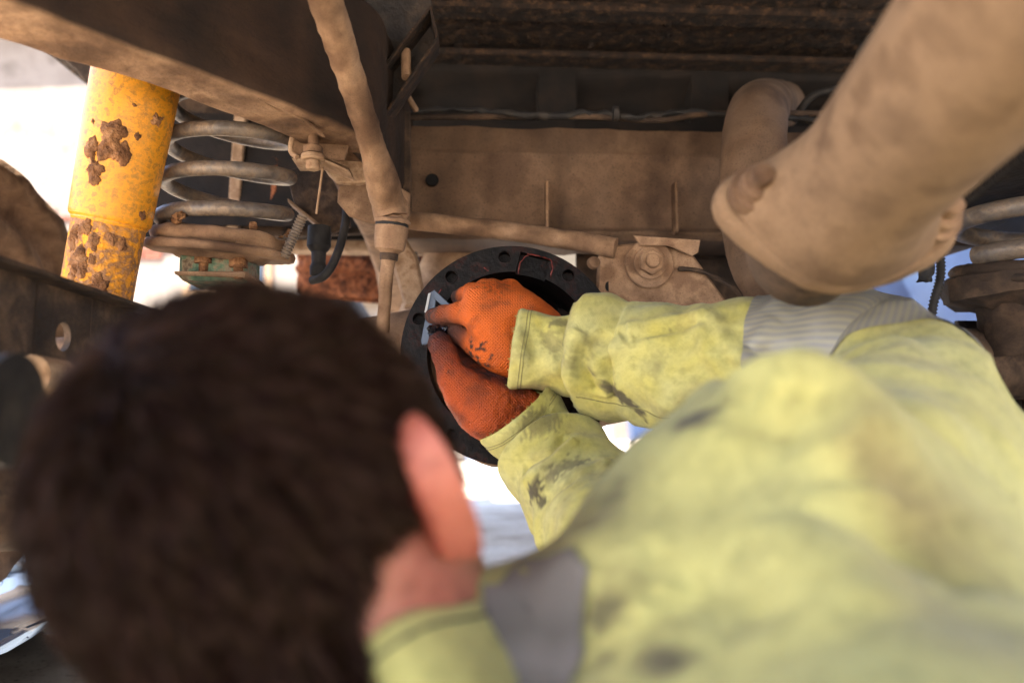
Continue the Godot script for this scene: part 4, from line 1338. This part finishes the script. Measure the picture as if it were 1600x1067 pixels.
	for i in lm.v.size():
		var p := lm.v[i]
		var c := smoothstep(0.05, 0.02, p.distance_to(at(800, 640, 0.835)))
		var ax := (lw - mcp).normalized()
		lm.v[i] = p + nr[i] * c * (0.0009 * sin((p - mcp).dot(ax + UP * 0.5) * 520.0 + 7.0 * n1.get_noise_3dv(p * 30.0)) + 0.0012 * n1.get_noise_3dv(p * Vector3(120, 60, 120)))
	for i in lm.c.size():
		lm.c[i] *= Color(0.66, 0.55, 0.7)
	var lg := part("glove", lm, M.glove, person, "left orange grip glove with wet black grease on its thumb tip")
	rng.seed = 8
	var drops := MB.new()
	for k in 34:
		var p := at(rng.randf_range(672, 706), rng.randf_range(514, 534), 0.868 + rng.randf() * 0.012)
		drops.add(lathe(p, Vector3(0.1, 0.2, 1), [[-0.003, 0], [-0.002, 0.003], [0, 0.0036], [0.0018, 0.0026], [0.0026, 0.0]], 10, true).jitter(n1, 0.004, 230.0))
	part("grease_smear", drops, M.oil_drop, lg)

# ---- clothes
var cloth_spots := []

func soil_and_shade(p: Vector3) -> Color:
	var a := n1.get_noise_3dv(p * 11.0)
	var b := n1.get_noise_3dv(p * 34.0 + Vector3(5, 2, 9))
	var worn_in := smoothstep(-0.5, -0.66, p.z) * 0.75 + 0.25      # the forearms are the dirtiest
	var col := Color(0.60, 0.54, 0.135).lerp(Color(0.60, 0.57, 0.22), clampf(lerpf(0.75, 0.4, worn_in) + a * 1.1 * worn_in, 0, 1))
	col = col.lerp(Color(0.40, 0.39, 0.17), clampf(b * 0.5 * worn_in, 0, 0.2))
	col = col.lerp(Color(0.30, 0.24, 0.13), clampf((n1.get_noise_3dv(p * 14.0 + Vector3(1, 8, 4)) - 0.2) * 1.2 * worn_in, 0, 0.25))
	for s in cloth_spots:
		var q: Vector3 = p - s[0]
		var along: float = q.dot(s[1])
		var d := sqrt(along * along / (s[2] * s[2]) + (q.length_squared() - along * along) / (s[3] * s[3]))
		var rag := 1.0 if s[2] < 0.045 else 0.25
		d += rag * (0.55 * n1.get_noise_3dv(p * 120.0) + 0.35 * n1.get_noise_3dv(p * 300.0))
		col = col.lerp(Color(0.075, 0.06, 0.045) if s[2] < 0.045 else Color(0.20, 0.14, 0.07), s[4] * smoothstep(1.0, 0.62 if s[2] < 0.045 else 0.0, d))  # small spots are stains; large soft ones paint brown shade and dirt
	return col

# a sleeve swept along a path. prof: [arc length, radius, forward shift] ; folds: [arc, width, height, angle, reach, slant]
func sleeve(path: PackedVector3Array, prof: Array, folds: Array, sides: int, from := 0.0, to := 9.0, lift := 0.0, ref := Vector3.UP, wob := 1.0) -> MB:
	var m := MB.new()
	var fr := frames(path)
	# start the ring at a fixed direction so that angles mean the same for every call
	var s := 0.0
	var rows := []
	for i in fr.size():
		if i:
			s += fr[i][0].distance_to(fr[i - 1][0])
		if s < from or s > to:
			continue
		var t: Vector3 = fr[i][3]
		var n := (ref - t * ref.dot(t)).normalized()
		var b := t.cross(n)
		var row := PackedVector3Array()
		for j in sides:
			var a := TAU * j / sides
			var sk := s + 0.010 * sin(a + 0.6) * smoothstep(0.0, 0.05, s)
			var r := 0.0
			var sh := 0.0
			for k in prof.size() - 1:
				if sk <= prof[k + 1][0] or k == prof.size() - 2:
					var u := clampf((sk - prof[k][0]) / maxf(prof[k + 1][0] - prof[k][0], 1e-5), 0, 1)
					u = u * u * (3 - 2 * u)
					r = lerpf(prof[k][1], prof[k + 1][1], u)
					sh = lerpf(prof[k][2], prof[k + 1][2], u)
					break
			for f in folds:
				var da := angle_difference(a, f[3])
				var e: float = (s - f[0] - f[5] * da) / f[1]
				var w := exp(-pow(da / f[4], 2.0))
				r += f[2] * exp(-e * e) * w
			var dir := n * cos(a) + b * sin(a)
			var p: Vector3 = fr[i][0] + dir * r
			var g := n2.get_noise_3dv(p * 11.0) * 0.006 + n2.get_noise_3dv(p * 30.0) * 0.0012 + absf(n2.get_noise_3dv(p * Vector3(10, 16, 10) + Vector3(40, 0, 0))) * -0.006
			p += dir * (g * wob + lift) + t * sh
			row.append(p)
		rows.append(row)
	m.grid(rows)
	return m

func stained_and_shaded(m: MB) -> MB:
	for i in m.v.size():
		m.c[i] = soil_and_shade(m.v[i])
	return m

func jacket(neck: Vector3, sh_r: Vector3, sh_l: Vector3, chest: Vector3, belly: Vector3, hips: Vector3) -> void:
	cloth_spots = []
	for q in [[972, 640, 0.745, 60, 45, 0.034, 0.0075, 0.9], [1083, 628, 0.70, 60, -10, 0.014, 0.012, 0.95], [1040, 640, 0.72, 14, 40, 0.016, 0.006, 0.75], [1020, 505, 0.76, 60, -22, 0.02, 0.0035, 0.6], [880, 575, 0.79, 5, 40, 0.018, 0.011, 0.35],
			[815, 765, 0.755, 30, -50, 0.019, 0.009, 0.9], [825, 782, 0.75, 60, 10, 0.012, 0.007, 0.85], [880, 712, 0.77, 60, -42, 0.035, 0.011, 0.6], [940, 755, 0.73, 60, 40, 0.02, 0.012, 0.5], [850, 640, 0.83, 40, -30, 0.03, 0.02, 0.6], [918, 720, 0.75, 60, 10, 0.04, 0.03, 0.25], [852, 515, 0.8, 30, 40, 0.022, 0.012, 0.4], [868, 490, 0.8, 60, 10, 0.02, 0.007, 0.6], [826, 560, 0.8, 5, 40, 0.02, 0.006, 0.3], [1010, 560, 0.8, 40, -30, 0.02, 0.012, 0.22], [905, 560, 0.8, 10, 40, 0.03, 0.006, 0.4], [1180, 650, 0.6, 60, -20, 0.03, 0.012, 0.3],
			[918, 955, 0.30, 50, -30, 0.016, 0.011, 0.8], [1030, 1003, 0.30, 60, 20, 0.016, 0.010, 0.85], [930, 1000, 0.29, 40, 30, 0.012, 0.008, 0.7], [985, 865, 0.31, 60, 30, 0.014, 0.009, 0.3], [1390, 720, 0.36, 30, 60, 0.07, 0.022, 0.5], [1470, 800, 0.35, 30, 60, 0.08, 0.025, 0.4], [1450, 540, 0.6, 60, 10, 0.05, 0.02, 0.4], [1500, 760, 0.4, 30, 60, 0.10, 0.05, 0.45], [1540, 960, 0.3, 20, 60, 0.10, 0.05, 0.45], [1400, 860, 0.35, 20, 60, 0.05, 0.018, 0.35]]:  # the large ones at the right are shade painted brown, with dirt
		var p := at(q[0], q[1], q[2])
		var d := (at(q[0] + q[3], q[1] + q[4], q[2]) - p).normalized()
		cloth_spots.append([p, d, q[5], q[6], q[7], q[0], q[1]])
	# right sleeve: cuff, rolled fold, forearm to the elbow and up to the shoulder
	var rp := smooth_path(pts([[803, 542, 0.848], [845, 548, 0.846], [900, 556, 0.838], [980, 568, 0.825], [1080, 574, 0.79], [1200, 566, 0.745], [1310, 560, 0.715], [1388, 584, 0.685], [1425, 640, 0.63], [1408, 730, 0.55], [1335, 840, 0.46], [1240, 945, 0.405]]), 0.003)
	var rprof := [[0.0, 0.0445, 0.0], [0.001, 0.0478, 0.0], [0.007, 0.0478, 0.0], [0.0085, 0.0462, 0.0], [0.012, 0.0466, 0.0], [0.050, 0.0415, 0.0], [0.078, 0.0445, 0.0], [0.081, 0.054, -0.014], [0.092, 0.0605, -0.016], [0.106, 0.0615, -0.006], [0.117, 0.0555, 0.004], [0.135, 0.0590, 0.0], [0.20, 0.0615, 0.0], [0.26, 0.063, 0.0], [0.34, 0.067, 0.0], [0.42, 0.068, 0.0], [0.48, 0.075, 0.0], [0.58, 0.086, 0.0], [0.66, 0.092, 0.0], [0.80, 0.095, 0.0]]
	var rfold := [[0.10, 0.020, 0.006, 0.2, 0.5, 0.06], [0.15, 0.014, 0.005, 0.0, 0.5, 0.10], [0.235, 0.010, 0.006, 1.4, 1.1, -0.03], [0.262, 0.008, 0.007, 1.6, 1.2, -0.04], [0.19, 0.012, 0.0035, 2.2, 0.7, 0.05], [0.300, 0.012, 0.006, 0.4, 0.8, 0.05],
		[0.40, 0.014, 0.008, 2.6, 1.0, 0.0]]
	var jm := sleeve(rp, rprof, rfold, 132)
	# left sleeve
	var lp := smooth_path(pts([[803, 642, 0.842], [832, 678, 0.843], [868, 722, 0.825], [915, 785, 0.775], [960, 850, 0.71], [1010, 930, 0.61], [900, 1060, 0.58], [760, 1200, 0.56]]), 0.003)
	var lprof := [[0.0, 0.0465, 0.0], [0.001, 0.048, 0.0], [0.006, 0.0482, 0.0], [0.0075, 0.0468, 0.0], [0.04, 0.045, 0.0], [0.064, 0.045, 0.0], [0.067, 0.056, -0.012], [0.076, 0.0600, -0.012], [0.09, 0.0565, 0.0], [0.16, 0.06, 0.0], [0.26, 0.062, 0.0], [0.4, 0.072, 0.0], [0.6, 0.085, 0.0]]
	var lfold := [[0.03, 0.006, -0.004, 3.4, 1.0, 0.01], [0.12, 0.014, 0.004, 3.0, 0.8, 0.04], [0.17, 0.014, 0.005, 2.0, 0.9, -0.05]]
	jm.add(sleeve(lp, lprof, lfold, 120))
	# frayed threads round both cuffs
	rng.seed = 31
	for i in 260:
		var ring: int = rng.randi_range(0, 131)
		var left := i % 2 == 1
		var base := 132 * rp.size() if left else 0
		var p := jm.v[(base + ring % 120) if left else ring]
		var t: Vector3 = ((lp[0] - lp[3]) if left else (rp[0] - rp[3])).normalized()
		var d := (t * 0.7 + Vector3(rng.randf() - 0.5, rng.randf() - 0.5, rng.randf() - 0.5) * 1.6).normalized()
		var l := rng.randf_range(0.001, 0.0045)
		var w := d.cross(Vector3(0, 0, 1)).normalized() * 0.00035
		jm.tri(p - w - t * 0.0006, p + w - t * 0.0006, p + d * l)
	# inside of the two cuffs: a short lining turned back
	jm.add(sleeve(rp, [[0.0, 0.0435, 0.0], [0.06, 0.036, 0.0], [0.2, 0.03, 0.0]], [], 60, 0.0, 0.07, 0.0, Vector3.UP, 0.3))
	jm.add(sleeve(lp, [[0.0, 0.046, 0.0], [0.06, 0.036, 0.0], [0.2, 0.03, 0.0]], [], 60, 0.0, 0.07, 0.0, Vector3.UP, 0.3))
	# trunk of the jacket
	var tr := field_mesh([
		[sh_r, neck + Vector3(0.02, -0.03, 0.02), 0.098, 0.07, 0.05], [at(770, 1070, 0.36), at(1000, 1015, 0.37), 0.05, 0.055, 0.04], [sh_l, neck + Vector3(0.0, -0.02, 0.02), 0.09, 0.07, 0.05],
		[neck + Vector3(0.03, -0.06, 0.05), chest, 0.10, 0.135, 0.06], [chest, belly, 0.14, 0.145, 0.05], [belly, hips, 0.145, 0.15, 0.05],
		[sh_r, chest + Vector3(0.04, 0, 0), 0.095, 0.12, 0.06], [sh_r, sh_r.lerp(at(1408, 730, 0.55), 0.5), 0.092, 0.08, 0.03],
	], [], 0.0085)
	var nr := tr.normals()
	for i in tr.v.size():
		var p := tr.v[i]
		tr.v[i] = p + nr[i] * (0.006 * n2.get_noise_3dv(p * 9.0) - 0.004 * absf(n2.get_noise_3dv(p * Vector3(10, 14, 10))))
	jm.add(tr)
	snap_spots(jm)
	ridges(jm)
	var jk := part("jacket", stained_and_shaded(jm), M.cloth, person, "soiled hi-vis yellow work jacket")
	# seams: a row of stitches inside each hem and one down each forearm
	var jn0 := jm.normals()
	var seam := MB.new()
	for q in [[0, 132, 4, rp.size()], [132 * rp.size(), 120, 4, lp.size()]]:
		for row in [q[2], q[2] + 1]:
			var l := PackedVector3Array()
			for k in range(0, q[1] + 1):
				var at_i: int = q[0] + row * q[1] + k % q[1]
				l.append(jm.v[at_i] + jn0[at_i] * 0.0002)
			seam.add(tube(l, 0.00045, 5, false))
		var down := PackedVector3Array()
		for row in range(30, 105):
			var at_j: int = q[0] + row * q[1] + int(q[1] * 0.40)
			down.append(jm.v[at_j] + jn0[at_j] * 0.0002)
		seam.add(tube(down, 0.0006, 5, false))
	for i in seam.c.size():
		seam.c[i] = Color(0.26, 0.24, 0.09)
	part("seam_stitching", seam, M.cloth, jk)
	# collar round the neck
	var cr := []
	var cax := cam_dir(-0.63, 0.71, -0.33)
	var cn := cax.cross(HF).normalized()
	var cb := cax.cross(cn)
	var cc := at(548, 1108, 0.33) - cax * 0.03
	for q in [[-0.02, 0.072], [0.0, 0.070], [0.022, 0.0688], [0.032, 0.0682], [0.035, 0.0665], [0.032, 0.065], [0.0, 0.0645], [-0.02, 0.0645]]:
		var row := PackedVector3Array()
		for j in 64:
			var a := TAU * j / 64
			row.append(cc + cax * (q[0] + 0.004 * sin(a * 3.0)) + (cn * cos(a) + cb * sin(a)) * (q[1] + 0.003 * sin(a * 5.0 + 1.0)))
		cr.append(row)
	part("collar", stained_and_shaded(MB.new().grid(cr)), M.cloth, jk)
	var stitch := MB.new()
	for k in 1:
		var l := PackedVector3Array()
		for j in 65:
			var a := TAU * j / 64
			l.append(cc + cax * (0.026 - 0.02 * k + 0.004 * sin(a * 3.0)) + (cn * cos(a) + cb * sin(a)) * (0.0697 + 0.003 * sin(a * 5.0 + 1.0)))
		stitch.add(tube(l, 0.0006, 6, false))
	part("collar_stitching", stitch, M.trousers, jk)
	# reflective tape: round the right sleeve below the elbow, and down over the shoulder blade
	var tape := MB.new()
	var jn := jm.normals()
	var arc := 0.0
	var tape_rows := []
	for i in rp.size():
		if i:
			arc += rp[i].distance_to(rp[i - 1])
		if arc < 0.262 or arc > 0.41:
			continue
		var row := PackedVector3Array()
		for k in 132:
			row.append(jm.v[i * 132 + k] + jn[i * 132 + k] * 0.0016)
		tape_rows.append(row)
	tape.grid(tape_rows)
	for i in tape.v.size():
		var g := 0.24 + 0.06 * n1.get_noise_3dv(tape.v[i] * 30.0)
		tape.c[i] = Color(g, g * 0.95, g * 0.9) if (i % 132) % 2 else Color(0.34, 0.32, 0.22)
	part("reflective_tape", tape, M.tape, jk, "grey reflective band round the right forearm")
	var tp := MB.new()
	var trows := []
	for y in [845, 880, 920, 960, 1000, 1040, 1090]:
		var row := PackedVector3Array()
		for x in 5:
			var p := on_surface(jm, 752 + x * 32 + (y - 960) * -0.08, y)
			row.append(p + (EYE - p).normalized() * 0.004)
		trows.append(row)
	trows = [trows[0], trows[1], trows[2], trows[3], trows[4], trows[5], trows[6]]
	tp.grid(trows, false)
	for i in tp.v.size():
		var g := 0.19 + 0.06 * sin((i / 5) * 1.7)
		tp.c[i] = Color(g, g * 0.94, g * 0.84)
	part("reflective_tape", tp, M.tape, jk, "grey reflective strip over the shoulder")

# the point of a surface that the sight line through a pixel meets first
func on_surface(m: MB, px: float, py: float) -> Vector3:
	var d := (at(px, py, 1.0) - EYE).normalized()
	var best := 9.0
	var hit := Vector3.ZERO
	var near := 0.0001
	while hit == Vector3.ZERO and near < 0.01:
		for p in m.v:
			var q: Vector3 = p - EYE
			var t := q.dot(d)
			if t > 0.1 and t < best and (q - d * t).length_squared() < near:
				best = t
				hit = p
		near *= 4.0
	return hit

func snap_spots(m: MB) -> void:
	for s in cloth_spots:
		s[0] = on_surface(m, s[5], s[6])

# cloth folds: raised or sunk lines drawn over the surface, [width, height, points]
func ridges(m: MB) -> void:
	var nr := m.normals()
	var list := [
		[0.008, 0.006, [905, 492, 885, 530, 876, 575, 884, 615, 897, 640]],
		[0.006, -0.012, [962, 512, 930, 545, 914, 580, 918, 610, 935, 635]],
		[0.009, 0.007, [978, 508, 947, 545, 931, 580, 934, 612, 950, 642]],
		[0.007, 0.005, [958, 500, 1000, 494, 1060, 484, 1115, 477]],
		[0.005, -0.005, [966, 516, 1010, 505, 1065, 496, 1120, 490]],
		[0.016, 0.004, [1100, 520, 1090, 560, 1072, 605]],
		[0.012, -0.003, [1040, 520, 1030, 570, 1040, 620]],
		[0.012, 0.004, [1150, 492, 1122, 540, 1108, 600]],
		[0.006, -0.006, [1178, 486, 1150, 530, 1138, 590]],
		[0.008, 0.006, [1215, 474, 1183, 508, 1165, 545]],
		[0.010, -0.006, [828, 500, 846, 535, 840, 580]],
		[0.007, 0.004, [822, 520, 834, 560, 858, 592]],
		[0.006, -0.004, [842, 490, 850, 530, 862, 552]],
		[0.008, 0.0035, [870, 500, 856, 545, 868, 590]],
		[0.007, 0.005, [905, 668, 860, 702, 815, 737, 800, 765]],
		[0.006, -0.007, [893, 660, 848, 692, 803, 727, 790, 748]],
		[0.007, 0.005, [985, 748, 940, 702, 912, 676]],
		[0.018, 0.005, [832, 800, 880, 772, 930, 762]],
		[0.010, -0.004, [815, 786, 845, 768, 880, 738]],
		[0.022, 0.028, [1120, 655, 1180, 622, 1250, 606, 1310, 625, 1360, 690, 1390, 780]],
		[0.026, -0.024, [1330, 590, 1400, 660, 1440, 760, 1450, 860]],
		[0.022, 0.012, [855, 900, 880, 865, 930, 850, 990, 880, 1060, 930]],
		[0.018, -0.010, [960, 800, 1010, 850, 1100, 905, 1200, 930]],
		[0.03, 0.010, [1180, 800, 1300, 850, 1420, 950]],
	]
	for r in list:
		var line := PackedVector3Array()
		for k in range(0, r[2].size(), 2):
			line.append(on_surface(m, r[2][k], r[2][k + 1]))
		line = smooth_path(line, 0.01)
		var w: float = r[0]
		var box_l := AABB(line[0], Vector3.ZERO)
		for p in line:
			box_l = box_l.expand(p)
		box_l = box_l.grow(w * 2.2)
		for i in m.v.size():
			var p := m.v[i]
			if not box_l.has_point(p):
				continue
			var best := 1e9
			var at_t := 0.0
			for k in line.size() - 1:
				var q := Geometry3D.get_closest_point_to_segment(p, line[k], line[k + 1])
				var d := q.distance_squared_to(p)
				if d < best:
					best = d
					at_t = (k + 0.5) / (line.size() - 1)
			m.v[i] = p + nr[i] * r[1] * exp(-best / (w * w)) * smoothstep(0.0, 0.18, at_t) * smoothstep(1.0, 0.82, at_t)

func trousers(hips: Vector3, kn: Array, an: Array, belly: Vector3) -> void:
	var b := [[belly.lerp(hips, 0.6), hips, 0.138, 0.14, 0.04]]
	for k in 2:
		b.append([hips, kn[k], 0.105, 0.075, 0.04])
		b.append([kn[k], an[k], 0.075, 0.06, 0.03])
	var m := field_mesh(b, [], 0.014)
	var nr := m.normals()
	for i in m.v.size():
		m.v[i] += nr[i] * 0.01 * n1.get_noise_3dv(m.v[i] * 16.0)
	part("trousers", m, M.trousers, person)
	for k in 2:
		var f: Vector3 = (an[k] - kn[k])
		f.y = 0
		f = f.normalized()
		var bt := field_mesh([[an[k] + UP * 0.06, an[k], 0.055, 0.05, 0.02], [an[k], an[k] + f * 0.06 + UP * 0.10, 0.048, 0.042, 0.03], [an[k] + f * 0.06 + UP * 0.10, an[k] + f * 0.03 + UP * 0.17, 0.042, 0.036, 0.02]], [], 0.009)
		part("boot", bt, M.rubber, person)

# ---------------------------------------------------------------- the gauge and the surroundings
func make_gauge() -> void:
	var o := at(676, 495, 0.9195)
	var g := thing("marking_gauge", o)
	tag(g, "small steel gauge with a triangular opening, pinched between the gloved fingertips against the flange", "gauge")
	var flat := func(list: Array, d: float) -> PackedVector3Array:
		var r := PackedVector3Array()
		for q in list:
			r.append(at(q[0], q[1], d))
		return r
	part("frame_bar", plate(flat.call([[672, 456], [678, 452], [682, 456], [675, 520], [672, 533], [660, 540], [658, 533]], 0.912), Vector3(0, 0, -0.004), 0.0006), M.steel, g)
	part("frame_bar", plate(flat.call([[678, 452], [704, 476], [698, 484], [677, 465]], 0.9125), Vector3(0, 0, -0.0035), 0.0006), M.steel, g)
	part("cross_bar", plate(flat.call([[673, 482], [698, 476], [700, 484], [672, 492]], 0.913), Vector3(0, 0, -0.003), 0.0005), M.steel, g)
	part("blade", plate(flat.call([[669, 458], [673, 457], [667, 490], [663, 488]], 0.909), Vector3(0, 0, -0.0015), 0.0003), M.steel_light, g)
	part("foot", plate(flat.call([[660, 526], [675, 520], [676, 532], [663, 540]], 0.910), Vector3(0, 0, -0.004), 0.0006), M.steel, g)

func make_surroundings() -> void:
	var gr := MB.new()
	var rows := []
	for i in 41:
		var row := PackedVector3Array()
		for j in 41:
			var x := pow(absf(i - 20) / 20.0, 2.2) * 150.0 * signf(i - 20)
			var z := pow(absf(j - 20) / 20.0, 2.2) * 150.0 * signf(j - 20)
			row.append(Vector3(x, 0, z))
		rows.append(row)
	rows.reverse()
	gr.grid(rows, false)
	var g := part("ground", gr, M.concrete, self)
	g.set_meta("kind", "structure")
	g.set_meta("label", "pale dusty concrete yard")
	# crumpled black plastic sheet on the ground
	var sr := []
	for i in 60:
		var row := PackedVector3Array()
		for j in 60:
			var p := Vector3(-1.75 + 0.020 * i, 0.012, -0.75 - 0.022 * j)
			var h := absf(n2.get_noise_3dv(p * 3.0)) * 0.12 + absf(n2.get_noise_3dv(p * 8.0)) * 0.02
			p.y += h
			row.append(p + Vector3(n1.get_noise_3dv(p * 5.0), 0, n1.get_noise_3dv(p * 5.0 + Vector3.ONE)) * 0.08)
		sr.append(row)
	sr.reverse()
	var sh := part("plastic_sheet", MB.new().grid(sr, false), M.film, self)
	tag(sh, "crumpled glossy dark plastic sheet lying on the ground behind the head", "plastic sheet")
	# building to the left, with a patch of bare brick
	var b := thing("building", Vector3(-5.0, 0, -9.0))
	tag(b, "pale rendered building with bare brick patches, blurred beyond the left wheel arch", "building")
	var w := part("wall", box(Vector3(-5.0, 2.6, -9.0), Vector3(9, 0, 0.8), Vector3(0, 5.2, 0), Vector3(0, 0, 0.4), 0.03), M.plaster, b)
	var along := Vector3(9, 0, 0.8).normalized()
	rng.seed = 3
	for r in 9:
		for k in 7:
			if rng.randf() < 0.35:
				continue
			var p := Vector3(-5.0, 2.25 + r * 0.075, -8.79) + along * (-0.35 + k * 0.23 + (0.11 if r % 2 else 0.0))
			part("brick", box(p, along * 0.215, Vector3(0, 0.065, 0), Vector3(0, 0, 0.04), 0.006), M.brick, w)
	for x in [-3.4, 1.9, 3.6]:
		var c: Vector3 = Vector3(-5.0, 2.4, -8.8) + along * x
		var f := part("window", box(c, along * 1.0, Vector3(0, 1.3, 0), Vector3(0, 0, 0.08), 0.01), M.dust_pale, b)
		part("pane", box(c + Vector3(0, 0, 0.045), along * 0.84, Vector3(0, 1.14, 0), Vector3(0, 0, 0.01), 0.002), M.glass_dark, f)
		part("sill", box(c + Vector3(0, -0.7, 0.06), along * 1.1, Vector3(0, 0.06, 0), Vector3(0, 0, 0.16), 0.01), M.plaster, f)
	part("roof", box(Vector3(-5.0, 5.3, -9.1), Vector3(9.4, 0, 0.83), Vector3(0, 0.2, 0), Vector3(0, 0, 1.6), 0.03), M.brick, b)
	# far yard: blue and green containers, a white van
	for q in [[1012, 14.5, M.blue, "blue waste container far across the yard between the grey and green ones", 0.55], [1058, 14.5, M.green_paint, "green waste container far across the yard, rightmost of the three", 0.6], [975, 16.0, M.plaster, "pale grey waste container far across the yard, leftmost of the three", 0.4]]:
		var p := at(q[0], 668, q[1])
		p.y = 0
		var t := thing("waste_container", p)
		tag(t, q[3], "container", "containers across the yard")
		part("tub", plate(PackedVector3Array([p + Vector3(-q[4] / 2, 0.12, 0), p + Vector3(q[4] / 2, 0.12, 0), p + Vector3(q[4] / 2 + 0.06, 1.0, 0), p + Vector3(-q[4] / 2 - 0.06, 1.0, 0)]), Vector3(0, 0, -0.6), 0.02), q[2], t)
		part("lid", box(p + Vector3(0, 1.05, -0.3), Vector3(q[4] + 0.2, 0, 0), Vector3(0, 0.08, 0), Vector3(0, 0, 0.7), 0.02), q[2], t)
		for s in [-1, 1]:
			part("castor", lathe(p + Vector3(s * q[4] * 0.4, 0.07, -0.1), Vector3(1, 0, 0), [[-0.03, 0], [-0.03, 0.07], [0.03, 0.07], [0.03, 0]], 16), M.rubber, t)
	# blue shipping container at the right
	var c0 := Vector3(1.7, 0, -2.9)
	var ct := thing("shipping_container", c0 + Vector3(1.5, 0, -1.0))
	tag(ct, "blue corrugated shipping container standing beside the truck on the right", "container")
	var m := MB.new()
	var dirx := Vector3(0.95, 0, 0.10).normalized()
	var back := Vector3(dirx.z, 0, -dirx.x)
	var cr := []
	for k in 161:
		var f := k % 8
		var d: float = [0.0, 0.0, 0.0, 0.018, 0.036, 0.036, 0.036, 0.018][f]
		var p := c0 + dirx * (-0.4 + k * 0.035) + back * d
		cr.append(PackedVector3Array([p + UP * 0.15, p + UP * 2.5]))
	m.grid(cr, false)
	part("side_wall", m, M.blue, ct)
	part("bottom_rail", box(c0 + dirx * 2.4 + UP * 0.08 + back * 0.05, dirx * 5.6, UP * 0.16, back * 0.12, 0.01), M.blue, ct)
	part("top_rail", box(c0 + dirx * 2.4 + UP * 2.55 + back * 0.05, dirx * 5.6, UP * 0.12, back * 0.12, 0.01), M.blue, ct)
	part("box_body", box(c0 + dirx * 2.4 + UP * 1.33 + back * 1.15, dirx * 5.6, UP * 2.5, back * 2.1, 0.01), M.blue, ct)

func _ready() -> void:
	var cam := Camera3D.new()
	cam.name = "camera"
	cam.position = EYE
	cam.rotation_degrees.x = PITCH
	cam.near = 0.02
	cam.far = 500.0
	cam.fov = 46.2
	var attr := CameraAttributesPhysical.new()
	attr.frustum_focal_length = 28.12
	attr.frustum_focus_distance = 0.90
	attr.frustum_near = 0.02
	attr.frustum_far = 500.0
	attr.exposure_aperture = 3.2
	cam.attributes = attr
	add_child(cam)
	cam.fov = 46.2
	cam.current = true
	var we := WorldEnvironment.new()
	we.name = "environment"
	var e := Environment.new()
	e.background_mode = Environment.BG_SKY
	e.tonemap_mode = Environment.TONE_MAPPER_LINEAR
	e.tonemap_exposure = 7.5
	var sky := Sky.new()
	var sm := ProceduralSkyMaterial.new()
	sm.sky_top_color = Color(0.55, 0.66, 0.86)
	sm.sky_horizon_color = Color(0.93, 0.92, 0.91)
	sm.sky_curve = 0.2
	sm.ground_bottom_color = Color(0.5, 0.48, 0.45)
	sm.ground_horizon_color = Color(0.75, 0.75, 0.74)
	sky.sky_material = sm
	e.sky = sky
	e.sdfgi_enabled = true
	e.ssao_enabled = true
	e.ssil_enabled = true
	we.environment = e
	add_child(we)
	var sun := DirectionalLight3D.new()
	sun.name = "sun"
	sun.light_energy = 1.4
	sun.light_color = Color(1.0, 0.95, 0.87)
	sun.light_angular_distance = 0.5
	sun.shadow_enabled = true
	sun.look_at_from_position(Vector3(-0.8, 1.9, 0.9), Vector3.ZERO)
	add_child(sun)
	n1 = noise(FastNoiseLite.TYPE_SIMPLEX, 1.0, 3, 77)
	n2 = noise(FastNoiseLite.TYPE_SIMPLEX_SMOOTH, 1.0, 1, 78)
	make_materials()
	make_surroundings()
	make_truck()
	make_person()
	make_gauge()
